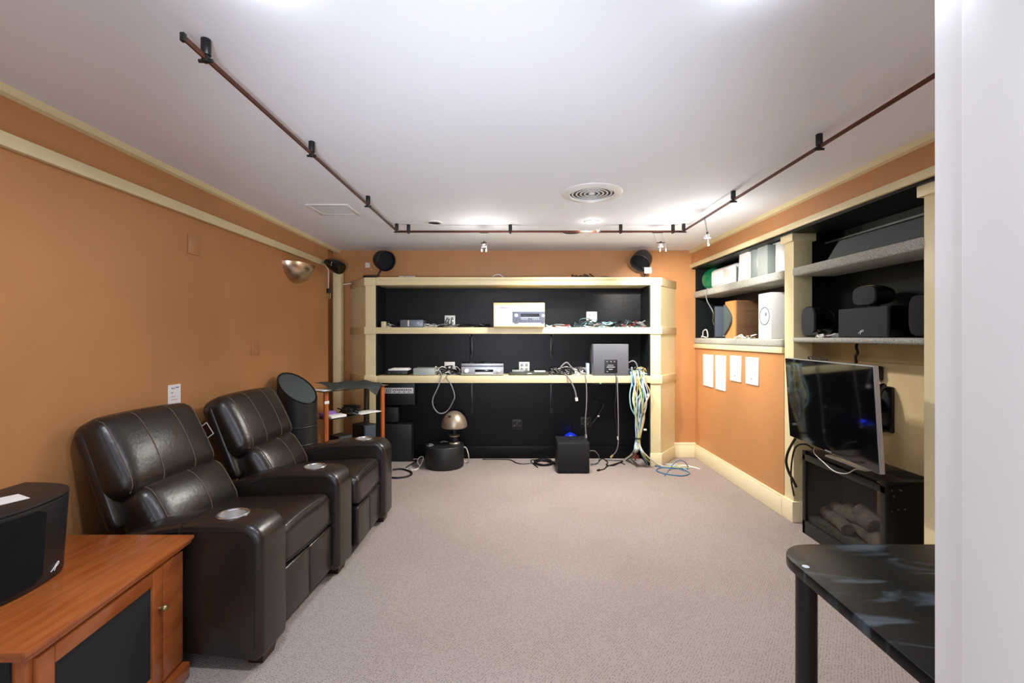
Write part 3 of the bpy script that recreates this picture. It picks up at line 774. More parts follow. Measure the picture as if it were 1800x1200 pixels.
# bullet speaker at the end of the rail
r = thing('bullet_speaker', 'black bullet-shaped speaker at the far end of the left wall rail', 'speaker', P(585, 465, 4.62))
A, B = P(573, 459, 4.60), P(604, 474, 4.55)
d = (B-A).normalized(); Mb = Matrix.Translation(A) @ d.to_track_quat('Z', 'Y').to_matrix().to_4x4()
m = MB(); m.lathe([(0, -.005), (.025, 0), (.045, .04), (.062, .09), (.068, .14), (.066, .185), (.058, .20), (.0, .195)], 28, Mb); m.build('body', black_gloss, r)
m = MB(); m.rod(A+d*.05, A+d*.05+Vector((-.1, .06, .02)), .012); m.build('mount', black_metal, r)
m = MB(); m.bar(A+d*.10+Vector((.005, -.064, .022)), A+d*.10+Vector((.0, -.068, -.018)), .002, .006); m.build('mark', silver, r)
cable('speaker_wire', 'white wire hanging below the bullet speaker in the left corner', [P(572, 467, 4.66), P(577, 474, 4.74), P(577.5, 490, 4.76), P(577, 508, 4.768)], .006, cab_white)
r = thing('wire_hook', 'small dark box with two tan wire ends in the left corner', 'junction box', P(578, 510, 4.73))
m = MB(); m.box((XL+.018, 4.77, Zp(511, 4.77)), (.04, .03, .05), .004); m.build('box', black_metal, r)
for px in (576.5, 580):
    m = MB(); m.tube([P(px, 514, 4.762), P(px+.8, 519, 4.752), P(px-.2, 525, 4.755)], .004, 6, 4); m.build('wire_end', cab_tan, r)
cable('speaker_wire', 'short white wire from the corner pipe to the bookcase column top', [P(603, 500, 4.93), P(610, 499, 4.95), P(618, 498, 4.97)], .006, cab_white)
# torn patch on the back wall
m = MB(); pts = [(642, 462), (646, 461), (647, 462.5), (650.5, 461.5), (650, 466), (651, 469), (648, 470.5), (645, 470), (642, 470.5), (642.5, 466)]
m.prism([(X(px, YB), Zp(py, YB)) for px, py in pts], YB-.0016, YB+.001, 'y'); m.rod((X(653, YB), YB+.001, Zp(473.5, YB)), (X(653, YB), YB-.0016, Zp(473.5, YB)), .006)
tag(m.build('plaster_patch', plaster, None, P(646, 466, YB)), 'torn white plaster patch on the orange back wall by the left cup speaker', 'patch')

# ================================================================== CEILING FIXTURES
RZ = CH+.897
tr = thing('track_light_rail', 'dark copper track light rail hung in a U below the ceiling', 'track light', (.23, 3.9, CEIL))
xl, xr, yb, yl0, yr0 = -.99, 1.45, 3.90, 1.372, .9
for a, b in (((xl, yl0, RZ), (xl, yb, RZ)), ((xl, yb, RZ), (xr, yb, RZ)), ((xr, yb, RZ), (xr, yr0, RZ))):
    m = MB(); m.bar(a, b, .008, .018, 0, .002); m.build('rail', copper, tr)
m = MB(); m.box((xl, yl0-.006, RZ), (.014, .014, .026), .002); m.build('end_cap', black_metal, tr)
def standoff(x, y, rot):
    m = MB(); m.cyl((x, y, RZ+.034), .015, .052, 16, bev=.002); m.box((x, y, RZ), (.02, .02, .03), .003)
    dx, dy = (.028, 0) if rot else (0, .028)
    m.rod((x-dx*.8, y-dy*.8, RZ-.010), (x+dx*.8, y+dy*.8, RZ-.010), .006, 8)
    m.build('standoff', black_metal, tr)
for px in (362, 548, 647): standoff(xl, F*xl/(px-902), 1)
standoff(xl, yb-.03, 1)
for px in (718, 897, 1091, 1183): standoff(X(px, yb), yb, 0)
standoff(xr, yb-.03, 1)
for px in (1289, 1440): standoff(xr, F*xr/(px-902), 1)
m = MB(); m.box((X(1052, yb), yb-.008, RZ+.004), (.03, .012, .02), .003); m.rod((X(1050, yb), yb-.015, RZ-.01), (X(1054, yb), yb-.015, RZ+.02), .004); m.build('connector', chrome, tr)
def pendant(lab, top, bot, spread, u):
    r = thing('halogen_pendant', lab, 'pendant light', top, group=None)
    top, bot, u = Vector(top), Vector(bot), Vector(u)
    for s in (-1, 1):
        m = MB(); m.tube([top+u*spread*s, top.lerp(bot, .5)+u*spread*s*1.05, bot+u*spread*.8*s], .0028, 6, 2); m.build('wire', chrome, r)
    c = top.lerp(bot, .62)
    m = MB(); m.rod(c-u*spread*1.1, c+u*spread*1.1, .004, 8); m.box(c, (.014, .014, .022), .003); m.build('crossbar', black_metal, r)
    m = MB(); m.rod(top-u*spread*1.4, top+u*spread*1.4, .004, 8); m.build('hanger', black_metal, r)
    m = MB(); m.lathe([(.006, .03), (.012, .022), (.022, .0), (.024, -.006), (.020, -.004), (.009, .018), (0, .02)], 16, Matrix.Translation(c-Vector((0, 0, .03)))); m.build('bulb', bulb_glass, r)
    for s in (-1, 1):
        m = MB(); e = bot+u*spread*.8*s; m.rod(e, e-Vector((0, 0, .022)), .005, 8); m.build('tip', white_pl, r)
    return r
pendant('small halogen pendant hanging from the middle of the back track rail', (X(851, yb), yb, RZ-.01), (X(851, yb), yb-.01, RZ-.15), .025, (1, 0, 0))
pendant('tilted halogen pendant near the right end of the back track rail', (X(1156, yb), yb, RZ-.01), (X(1164, yb), yb-.02, RZ-.15), .032, (1, 0, 0))
pendant('halogen pendant hanging from the right track rail near its corner', (xr, 3.44, RZ-.01), (xr+.02, 3.42, RZ-.19), .028, (.35, .94, 0))
# square vent
vt = thing('ceiling_vent', 'white square vent grille on the ceiling beside the left track rail', 'vent', (-1.355, 3.435, CEIL))
m = MB()
for a in ((-1.51, -1.48, 3.29, 3.58), (-1.23, -1.20, 3.29, 3.58), (-1.48, -1.23, 3.29, 3.32), (-1.48, -1.23, 3.55, 3.58)): m.bx(*a, CEIL-.008, CEIL, .002)
m.build('frame', white_trim, vt)
m = MB()
for i in range(15): m.box((-1.355, 3.33+i*.0150, CEIL-.004), (.25, .006, .003), M=None)
for i in range(17): m.box((-1.465+i*.0138, 3.435, CEIL-.004), (.004, .23, .003))
m.build('louvers', white_trim, vt)
m = MB(); m.bx(-1.48, -1.23, 3.32, 3.55, CEIL-.001, CEIL-.0002); m.build('backing', mat('dark_grey_void', (84, 86, 88), .8), vt)
# round diffuser
vd = thing('round_vent', 'round white air vent with concentric rings on the ceiling', 'vent', (.526, 3.04, CEIL))
Mv = Matrix.Translation((.526, 3.04, CEIL))
m = MB(); m.lathe([(.145, -.004), (.15, -.016), (.19, -.010), (.203, -.003), (.204, 0), (.145, 0)], 48, Mv); m.build('outer_ring', white_trim, vd)
m = MB(); m.lathe([(0, -.0004), (.148, -.0004), (.148, -.0012), (0, -.0012)], 40, Mv); m.build('dark_backing', black_sat, vd)
for rr_ in (.124, .097, .070, .043):
    m = MB(); m.lathe([(rr_, -.004), (rr_, -.007), (rr_+.011, -.0065), (rr_+.011, -.004), (rr_, -.004)], 44, Mv); m.build('ring', white_trim, vd)
for a_ in (0, PI/2):
    m = MB(); m.box((0, 0, -.0025), (.28, .006, .003), M=Mv @ Matrix.Rotation(a_+.4, 4, 'Z')); m.build('cross_bar', grey_pl, vd)
m = MB(); m.lathe([(0, -.010), (.018, -.009), (.022, -.006), (.022, -.002), (0, -.002)], 24, Mv); m.build('hub', white_trim, vd)
def can(lab, x, y, r, lens, nm='recessed_light', ringm=white_trim):
    o = thing(nm, lab, 'ceiling light' if nm == 'recessed_light' else 'speaker', (x, y, CEIL)); Mx = Matrix.Translation((x, y, CEIL))
    m = MB(); m.lathe([(r*.72, -.002), (r*.75, -.008), (r*.97, -.006), (r, 0), (r*.72, 0)], 36, Mx); m.build('trim_ring', ringm, o)
    m = MB(); m.lathe([(0, -.004), (r*.74, -.003), (r*.74, -.0005), (0, -.0005)], 32, Mx); m.build('lens', lens, o)
can('small unlit black recessed can on the ceiling above the left back rail', X(763, 3.83), 3.83, .072, black_sat, ringm=white_trim)
can('small lit recessed light on the ceiling beside the round vent', X(1040, 3.79), 3.79, .062, lamp_on)
can('white-rimmed recessed can partly behind the back track rail', .535, 4.18, .105, black_sat)
can('bright recessed light just above the frame, left', -.67, 1.20, .075, lamp_on)
can('bright recessed light just above the frame, right', .645, 1.20, .075, lamp_on)

# ================================================================== THINGS ON THE BOOKCASE
TOP, MID, LOW = 1.957, 1.437, .933
def cup_speaker(lab, c, d, base):
    r = thing('cup_speaker', lab, 'speaker', base)
    c, d, base = Vector(c), Vector(d).normalized(), Vector(base)
    Mx = Matrix.Translation(c) @ d.to_track_quat('Z', 'Y').to_matrix().to_4x4()
    m = MB(); m.lathe([(0, -.10), (.04, -.097), (.075, -.078), (.097, -.04), (.106, .01), (.108, .075), (.104, .078), (.099, .072), (.096, .03)], 36, Mx); m.build('shell', mat('olive_black_shell', (44, 44, 42) if d.x < 0 else (18, 18, 19), .4) if d.x < 0 else black_sat, r)
    m = MB(); m.lathe([(.097, .035), (.06, .045), (0, .05)], 36, Mx); m.build('grille', mesh_cloth, r)
    m = MB(); m.tube([base+Vector((0, 0, .01)), base+Vector((0, 0, .05)), c-d*.02-Vector((0, 0, .085))], .011, 8, 3); m.build('stem', black_metal, r)
    m = MB(); m.cyl(base+Vector((0, 0, .008)), .045, .016, 24, bev=.003); m.build('base', black_metal, r)
    return r
cup_speaker('black cup-shaped speaker on stem at left end of the bookcase top', P(673, 457, 4.90), (.66, -.66, -.30), (X(665, 4.9), 4.90, TOP))
cup_speaker('black cup-shaped speaker with price card at right end of the bookcase top', P(1129, 456, 4.90), (-.48, -.55, -.62), (X(1135, 4.9), 4.92, TOP))
o = MB().box(P(1139, 475, 4.80), (.075, .003, .062), .0005).build('price_card', paper, None, P(1139, 481, 4.80)); tag(o, 'small white price card at the right cup speaker', 'card')
tag(MB().bx(X(638, 4.78), X(661, 4.78), 4.78, 4.95, 1.946, 1.985, .004).build('black_box', black_sat, None, (X(650, 4.8), 4.86, 1.946)), 'flat black box on the bookcase column top, left corner', 'box')
m = MB(); m.bx(X(702, 4.9), X(731, 4.9), 4.86, 4.92, TOP, TOP+.03, .004)
r = thing('power_strip', 'white power strip lying on the bookcase top near the left', 'power strip', (X(716, 4.9), 4.9, TOP)); m.build('body', white_pl, r)
m = MB()
for px in (714, 720, 727): m.box((X(px, 4.9), 4.859, TOP+.016), (.018, .003, .014), .001)
m.build('sockets', grey_pl, r)
cable('white_cable', 'white cable loop on the middle of the bookcase top', [(X(864, 4.9), 4.9, TOP+.008), (X(868, 4.9), 4.88, TOP+.035), (X(877, 4.9), 4.87, TOP+.048), (X(885, 4.9), 4.88, TOP+.02), (X(890, 4.9), 4.9, TOP+.008), (X(880, 4.9), 4.93, TOP+.008), (X(868, 4.9), 4.92, TOP+.008)], .006, cab_white)
def tangle(lab, x0, x1, y0, y1, z, h, n, mats, r=.005, name='cable_tangle', k=6):
    m = MB()
    for q in range(n):
        cx = random.uniform(x0, x1); pts = []
        for j in range(k):
            px = min(x1, max(x0, cx+random.uniform(-.12, .12))); py = random.uniform(y0, y1)
            pts.append(Vector((px, py, z+r+random.random()**2.0*h)))
        pts[0].z = z+r; pts[-1].z = z+r
        pp = [p.copy() for p in catmull(pts, 5)]
        for p in pp: p.z = max(p.z, z+r)
        m.tube(pp, r, 5, 1, mi=q % len(mats))
    return tag(m.build(name, mats, None, Vector(((x0+x1)/2, (y0+y1)/2, z))), lab, 'cables', kind='stuff')
tangle('heap of brown cables on the bookcase top toward the right', X(1006, 4.9), X(1046, 4.9), 4.84, 4.95, TOP, .055, 10, [cab_brown, cab_black], .006)
m = MB(); m.sphere((X(1062, 4.9), 4.88, TOP+.014), .07, (1.15, .5, .18), 20)
tag(m.build('black_mouse', black_sat, None, (X(1062, 4.9), 4.88, TOP)), 'flat black rounded gadget on the bookcase top beside the brown cables', 'gadget')
# --- top compartment
tag(MB().bx(X(670, 4.76), X(678, 4.76), 4.76, 4.80, MID, MID+.062, .003).build('wood_block', beige, None, (X(674, 4.76), 4.78, MID)), 'small cream wood block at the left end of the upper shelf', 'block')
tangle('dark cables heaped behind the wood block on the upper shelf', X(680, 4.9), X(703, 4.9), 4.80, 4.98, MID, .06, 8, [cab_black, cab_white, cab_black], .005)
r = thing('small_amplifier', 'small silver-blue amplifier on the upper shelf, far left', 'amplifier', (X(724, 4.8), 4.88, MID))
MB().bx(X(703, 4.8), X(744, 4.8), 4.805, 4.98, MID+.004, MID+.08, .003).build('case', silver_dk, r)
m = MB(); m.bx(X(703.5, 4.8), X(743.5, 4.8), 4.796, 4.806, MID+.004, MID+.08, .002); m.build('faceplate', silver_dk, r)
m = MB(); m.bx(X(717, 4.8), X(719, 4.8), 4.793, 4.797, MID+.012, MID+.074); m.build('light_strip', white_pl, r)
m = MB(); m.rod((X(736, 4.8), 4.797, MID+.045), (X(736, 4.8), 4.78, MID+.045), .016, 20); m.build('knob', silver, r)
for lab, px, py, zz_ in (('white double outlet on the black panel of the upper compartment, left', 791, 563.5, 0), ('white double outlet on the black panel of the upper compartment, right', 1040, 557, 0),
                    ('white network outlet plate on the middle compartment panel, left of the receiver', 790.5, 645, 1), ('white double outlet on the middle compartment panel, right of the receiver', 921.5, 645, 0)):
    d = 5.035; r = thing('wall_outlet', lab, 'outlet', P(px, py, d), group='white outlets inside the bookcase')
    c = P(px, py, d); m = MB(); m.bx(c.x-.058, c.x+.058, d-.008, d+.002, c.z-.058, c.z+.058, .003); m.build('plate', white_pl, r)
    for sx in (-.026, .026):
        for sz in ((-.024, .024) if not zz_ else (.0,)):
            m = MB(); m.bx(c.x+sx-.014, c.x+sx+.014, d-.010, d-.006, c.z+sz-.015, c.z+sz+.015, .003); m.build('socket', ink_dark if zz_ else grey_pl2, r)
tangle('black and white cables strewn along the upper shelf left of the carton', X(748, 4.9), X(862, 4.9), 4.80, 4.98, MID, .035, 20, [cab_black, cab_black, cab_white, cab_grey], .0045)
m = MB(); d = 4.99
for q in range(3): m.tube([P(786+q*4, 560, 5.02), P(783+q*5, 566, 4.97), P(788+q*3, 572, 4.93), (X(796+q*5, 4.9), 4.9, MID+.006)], .005, 6, 4)
tag(m.build('plug_cords', cab_black, None, P(790, 570, 4.95)), 'black plug cords running down from the upper left outlet', 'cords')
# receiver carton
bx0, bx1, bz1 = X(867.5, 4.655), X(957.5, 4.655), 1.687
r = thing('receiver_carton', 'white printed receiver carton on the upper shelf of the bookcase', 'box', ((bx0+bx1)/2, 4.8, MID))
MB().bx(bx0, bx1, 4.655, 4.97, MID+.001, bz1, .004).build('carton', card_edge, r)
m = MB(); m.bx(bx0+.006, bx1-.004, 4.6535, 4.66, MID+.012, bz1-.022); m.build('front_print', card, r)
z_ = lambda py: Zp(py, 4.655)
x_ = lambda px: X(px, 4.655)
m = MB(); m.bx(x_(900.5), x_(957.2), 4.6525, 4.656, z_(567), z_(547.5)); m.bx(x_(904), x_(911), 4.6525, 4.656, z_(569), z_(567)); m.bx(x_(951), x_(956.5), 4.6525, 4.656, z_(569), z_(567)); m.build('receiver_picture', box_img, r)
m = MB(); m.rod((x_(907.5), 4.655, z_(554)), (x_(907.5), 4.6515, z_(554)), .018, 20); m.rod((x_(955), 4.655, z_(554.5)), (x_(955), 4.6515, z_(554.5)), .016, 20)
for q in range(5): m.bx(x_(916+q*2.6), x_(917+q*2.6), 4.652, 4.655, z_(561.5), z_(559.5)); m.bx(x_(936+q*2.6), x_(937+q*2.6), 4.652, 4.655, z_(561.5), z_(559.5))
m.bx(x_(915), x_(948), 4.652, 4.655, z_(558.2), z_(557.4)); m.build('picture_knobs', silver, r)
m = MB(); m.bx(x_(915), x_(948), 4.6518, 4.655, z_(556.5), z_(551)); m.build('picture_display', dark_scr, r)
text('DENON', .020, face_cam((x_(887), 4.6525, z_(540.8))), navy, r, 'lettering', xs=1.25)
m = MB(); m.bx(x_(902), x_(915), 4.6527, 4.655, z_(540.7), z_(540)); m.bx(x_(902), x_(906), 4.6527, 4.655, z_(545.6), z_(545)); m.bx(x_(912), x_(916), 4.6527, 4.655, z_(545.8), z_(545)); m.bx(x_(881), x_(894), 4.6527, 4.655, z_(569), z_(568.5)); m.build('fine_print', grey_pl, r)
tangle('pale cables on the upper shelf just right of the carton', X(960, 4.9), X(1000, 4.9), 4.80, 4.96, MID, .03, 12, [cab_grey, cab_teal, cab_black, cab_red, cab_white], .0045)
tangle('teal and black cables heaped below the upper right outlet', X(1012, 4.9), X(1082, 4.9), 4.80, 4.98, MID, .085, 22, [cab_teald, cab_black, cab_teal, cab_grey], .0055)
tangle('red and teal cables at the right end of the upper shelf', X(1080, 4.9), X(1134, 4.9), 4.80, 4.98, MID, .075, 18, [cab_teald, cab_red, cab_black, cab_grey], .0055)
# --- middle compartment
r = thing('cable_box', 'flat black cable box under papers on the lower shelf, far left', 'set-top box', (X(695, 4.82), 4.88, LOW))
MB().bx(X(676, 4.8), X(716, 4.8), 4.81, 4.98, LOW+.003, LOW+.045, .004).build('case', black_sat, r)
m = MB()
for px in (684, 700, 709): m.box((X(px, 4.8), 4.81, LOW+.024), (.012, .004, .006))
m.build('buttons', silver_dk, r)
m = MB(); m.bx(X(683, 4.85), X(718, 4.85), 4.83, 4.99, LOW+.046, LOW+.062, .003, M=None); m.bx(X(688, 4.85), X(716, 4.85), 4.84, 4.97, LOW+.062, LOW+.07, .002)
tag(m.build('paper_stack', paper, None, (X(700, 4.85), 4.9, LOW+.046)), 'white papers lying on the flat black cable box', 'papers')
r = thing('silver_box', 'plain silver metal box on the lower shelf left of the cables', 'electronics box', (X(745, 4.76), 4.87, LOW))
MB().bx(X(726, 4.76), X(764, 4.76), 4.765, 4.98, LOW+.003, LOW+.075, .004).build('case', grey_pl2, r)
m = MB(); m.rod((X(744, 4.76), 4.766, LOW+.02), (X(744, 4.76), 4.762, LOW+.02), .008, 12); m.build('light', mat('pale_blue_light', (130, 140, 220), .4), r)
tangle('black and white cables between the silver box and the receiver', X(766, 4.9), X(810, 4.9), 4.80, 4.98, LOW, .09, 20, [cab_black, cab_white, cab_black, cab_grey], .005)
r = thing('av_receiver', 'silver receiver with two knobs and a dark display on the lower shelf', 'receiver', (X(848, 4.76), 4.87, LOW))
ra, rb = X(811, 4.76), X(885, 4.76)
MB().bx(ra, rb, 4.77, 5.0, LOW+.006, LOW+.124, .003).build('case', silver_dk, r)
m = MB(); m.bx(ra, rb, 4.755, 4.772, LOW+.006, LOW+.092, .003); m.bx(ra, rb, 4.755, 4.772, LOW+.1, LOW+.125, .003); m.build('faceplate', silver, r)
m = MB(); m.bx(X(835, 4.76), X(867, 4.76), 4.7525, 4.757, LOW+.04, LOW+.064, .001); m.build('display', dark_scr, r)
m = MB(); m.bx(X(836, 4.76), X(867, 4.76), 4.7525, 4.757, LOW+.020, LOW+.030, .001); m.build('button_strip', white_pl, r)
for px, q in ((820.5, .021), (876.8, .013)):
    m = MB(); m.rod((X(px, 4.76), 4.756, LOW+.052), (X(px, 4.76), 4.735, LOW+.052), q, 24); m.build('knob', white_pl, r)
m = MB()
for px in (816, 823, 836, 842, 848, 864, 872, 880): m.bx(X(px-2.6, 4.85), X(px+2.6, 4.85), 4.80, 4.97, LOW+.1235, LOW+.1255)
m.build('top_vents', black_metal, r)
m = MB()
for px in (818, 878): m.cyl((X(px, 4.8), 4.80, LOW+.003), .014, .006, 16)
m.build('feet', black_sat, r)
r = thing('flat_player', 'thin dark flat player on the lower shelf right of the receiver', 'player', (X(930, 4.8), 4.87, LOW))
MB().bx(X(896, 4.77), X(965, 4.77), 4.775, 4.97, LOW+.003, LOW+.034, .003).build('case', mat('dark_olive_metal', (74, 76, 66), .4, metal=.4), r)
m = MB(); m.bx(X(927, 4.77), X(935, 4.77), 4.773, 4.776, LOW+.018, LOW+.024); m.build('logo', white_pl, r)
tag(MB().bx(X(900, 4.8), X(921, 4.8), 4.80, 4.86, LOW+.034, LOW+.055, .004).build('grey_adapter', grey_pl2, None, (X(910, 4.8), 4.83, LOW+.034)), 'grey adapter lying on the left of the thin flat player', 'adapter')
tag(MB().bx(X(939, 4.8), X(959, 4.8), 4.80, 4.88, LOW+.034, LOW+.046, .004).build('white_remote', white_pl, None, (X(949, 4.8), 4.84, LOW+.034)), 'white remote lying on the right of the thin flat player', 'remote')
tangle('black and grey cable coils on the lower shelf beside the grey subwoofer', X(968, 4.9), X(1032, 4.9), 4.78, 4.98, LOW, .075, 22, [cab_black, cab_grey, cab_black, cab_white], .005, k=7)
m = MB(); m.tube([P(984, 654, 4.86), P(986, 645, 4.86), P(995, 637, 4.86), P(1001, 641, 4.86), P(1011, 653, 4.86)], .008, 8, 5)
tag(m.build('grey_cable', cab_grey, None, P(984, 656, 4.86)), 'thick grey cable arching over the coils beside the grey subwoofer', 'cable')
tag(MB().bx(X(1030, 4.9), X(1035, 4.9), 4.86, 4.93, LOW, Zp(638, 4.9), .003).build('white_charger', cab_lblue, None, (X(1033, 4.9), 4.9, LOW)), 'small pale charger standing left of the grey subwoofer', 'charger')
r = thing('grey_subwoofer', 'grey square subwoofer with its black rear panel showing on the lower shelf', 'subwoofer', (1.017, 4.87, LOW))
sa, sb = X(1043, 4.735), X(1105, 4.735)
MB().bx(sa, sb, 4.735, 5.02, LOW+.002, 1.263, .006).build('cabinet', grey_sub, r)
m = MB(); pz0, pz1 = Zp(655.5, 4.735), Zp(632, 4.735); pa, pb = X(1062.5, 4.735), X(1085, 4.735); m.bx(pa, pb, 4.731, 4.737, pz0, pz1, .002); pn = m.build('rear_panel', black_sat, r)
m = MB()
for q in (1067, 1074, 1080): m.rod((X(q, 4.73), 4.732, Zp(635.5, 4.73)), (X(q, 4.73), 4.724, Zp(635.5, 4.73)), .006, 12)
m.bx(X(1068, 4.73), X(1078.5, 4.73), 4.7295, 4.7315, Zp(642.3, 4.73), Zp(641, 4.73)); m.bx(X(1066.5, 4.73), X(1081, 4.73), 4.7295, 4.7315, Zp(645.8, 4.73), Zp(644, 4.73))
m.prism([(X(1069, 4.73), Zp(648, 4.73)), (X(1077.5, 4.73), Zp(648, 4.73)), (X(1076, 4.73), Zp(650, 4.73)), (X(1071, 4.73), Zp(650, 4.73))], 4.7295, 4.7315, 'y')
m.bx(X(1066, 4.73), X(1069, 4.73), 4.7295, 4.7315, Zp(653.5, 4.73), Zp(652, 4.73)); m.build('panel_print', silver, pn)
tangle('pale cable heap where the coloured bundle leaves the lower shelf', X(1107, 4.85), X(1138, 4.85), 4.76, 4.98, LOW, .08, 16, [cab_teal, cab_lblue, cab_black, cab_tan], .006)
m = MB(); m.tube([P(1105, 637, 4.83), P(1112, 634, 4.83), P(1118, 638, 4.82), P(1122, 650, 4.82)], .007, 8, 5)
tag(m.build('grey_cable', cab_grey, None, P(1105, 637, 4.83)), 'grey cable arching out at the right side of the grey subwoofer', 'cable')
# --- below the lower shelf
r = thing('keyboard_unit', 'black equipment rack with a white lettered strip under the lower shelf, left', 'equipment rack', (X(700, 4.95), 4.95, 0))
m = MB(); m.bx(X(672, 4.86), X(729, 4.86), 4.87, 5.0, .61, .855, .005); m.build('case', black_sat, r)
m = MB(); m.bx(X(676, 4.86), X(726.5, 4.86), 4.866, 4.872, Zp(691.5, 4.86), Zp(681.5, 4.86), .001); m.build('label_strip', white_pl, r)
m = MB()
for q in range(3): m.bar((X(678.5+q*3.2, 4.86), 4.8655, Zp(690.5, 4.86)), (X(680.5+q*3.2, 4.86), 4.8655, Zp(682.5, 4.86)), .002, .008)
for q in range(9): m.bx(X(690+q*3.8, 4.86), X(692.6+q*3.8, 4.86), 4.8648, 4.867, Zp(686.3, 4.86), Zp(684.2, 4.86))
for q in range(4): m.bx(X(692+q*8.5, 4.86), X(694+q*8.5, 4.86), 4.8648, 4.867, Zp(689.8, 4.86), Zp(688.3, 4.86))
m.build('strip_print', ink_dark, r)
m = MB(); m.bx(X(674, 4.9), X(724, 4.9), 4.88, 5.0, .0, .40, .005); m.build('lower_unit', black_vinyl, r)
m = MB(); m.bx(X(676, 4.9), X(700, 4.9), 4.90, 5.0, .42, .58, .005); m.build('middle_unit', black_vinyl, r)
m = MB(); m.bx(X(1040, 4.85), X(1108, 4.85), 4.85, 5.0, .83, .858, .003); r = thing('under_shelf_device', 'thin black device with a green light under the lower shelf, right', 'device', (X(1074, 4.85), 4.9, .858)); m.build('case', black_sat, r)
m = MB(); m.bx(X(1054, 4.85), X(1057, 4.85), 4.848, 4.851, .838, .85); m.build('green_light', green_led, r)
m = MB(); m.bx(X(1099, 4.85), X(1105, 4.85), 4.848, 4.851, .846, .851); m.build('logo', silver_dk, r)
for px, py, lab in ((909, 746, 'black double outlet on the black panel low behind the mushroom lamp'), (1030, 742, 'black outlet with adapters on the black panel behind the cube subwoofer')):
    r = thing('black_outlet', lab, 'outlet', P(px, py, 5.03)); c = P(px, py, 5.03)
    m = MB(); m.bx(c.x-.06, c.x+.06, 5.026, 5.036, c.z-.06, c.z+.06, .004); m.build('plate', black_sat, r)
    for sx in (-.028, .028):
        for sz in (-.026, .026):
            m = MB(); m.bx(c.x+sx-.015, c.x+sx+.015, 5.022, 5.028, c.z+sz-.016, c.z+sz+.016, .003); m.build('socket', black_gloss, r)
# --- drum subwoofer and mushroom lamp
dc = Vector((X(781.5, 4.72), 4.72, 0))
r = thing('drum_subwoofer', 'short round black drum subwoofer on the carpet carrying the mushroom lamp', 'subwoofer', dc)
m = MB(); m.lathe([(0, .0), (.188, .0), (.196, .006), (.199, .02), (.199, .217), (.192, .226), (.18, .226), (.174, .2245), (0, .2245)], 48, Matrix.Translation(dc)); m.build('drum', black_vinyl, r)
m = MB(); m.tube([dc+Vector((-.13, -.09, .222)), dc+Vector((-.15, -.04, .235)), dc+Vector((-.11, -.03, .225)), dc+Vector((-.14, -.1, .23)), dc+Vector((-.17, -.06, .226))], .006, 6, 4)
m.tube([dc+Vector((-.06, .08, .222)), dc+Vector((-.02, .10, .232)), dc+Vector((.02, .09, .226))], .008, 6, 4); m.build('wires', cab_grey, r)
lc = Vector((X(798.5, 4.74), 4.74, .2255))
r = thing('mushroom_lamp', 'mushroom-shaped metal lamp standing on the round black drum', 'lamp', lc)
Ml = Matrix.Translation(lc)
m = MB(); m.lathe([(0, 0), (.058, 0), (.060, .012), (.054, .02), (.0, .022)], 32, Ml); m.build('base', lampmetal, r)
m = MB(); m.lathe([(.046, .02), (.046, .075), (0, .078)], 32, Ml); m.build('lower_stem', black_sat, r)
m = MB(); m.lathe([(.0, .075), (.05, .076), (.058, .082), (.058, .09), (.05, .096), (.0, .097)], 32, Ml); m.build('collar', lampmetal, r)
m = MB(); m.lathe([(.026, .096), (.026, .22), (0, .222)], 24, Ml); m.build('neck', black_sat, r)
dome = [(.134*math.cos(k/14*PI/2), .185+.158*math.sin(k/14*PI/2)) for k in range(15)]
m = MB(); m.lathe([(.118, .175), (.128, .172), (.134, .180)]+dome[0:], 48, Ml)
m.lathe([(.118, .176), (.10, .26), (0, .31)], 40, Ml); m.build('shade', lampmetal, r)
m = MB(); m.box(lc+Vector((-.035, -.095, .305)), (.034, .02, .006), .002, M=None); m.build('slot', black_gloss, r)
# --- cube subwoofer
r = thing('cube_subwoofer', 'black cube subwoofer on the carpet in front of the bookcase', 'subwoofer', (X(1008.5, 4.6), 4.6, 0))
ca, cb = X(980.5, 4.45), X(1036.5, 4.45)
MB().bx(ca, cb, 4.46, 4.765, .012, .300, .004).build('cabinet', black_vinyl, r)
m = MB(); m.bx(ca+.002, cb-.002, 4.448, 4.462, .012, .292, .003); m.build('grille', mesh_cloth, r)
m = MB()
for x in (ca+.03, cb-.03):
    for y in (4.49, 4.73): m.cyl((x, y, .006), .015, .012, 14)
m.build('feet', black_sat, r)
m = MB(); m.lathe([(0, .09), (.03, .086), (.06, .066), (.082, .03), (.088, 0), (0, 0)], 28, Matrix.Translation((X(1003, 4.85), 4.86, .225))); m.cyl((X(1003, 4.85), 4.86, .1125), .03, .225, 20)
r = thing('blue_light', 'glowing blue dome light behind the black cube subwoofer', 'light', (X(1003, 4.86), 4.86, 0))
m.build('dome', mat('blue_glowing_dome', (14, 40, 170), .3, emit=(16, 50, 255), estr=.12), r)

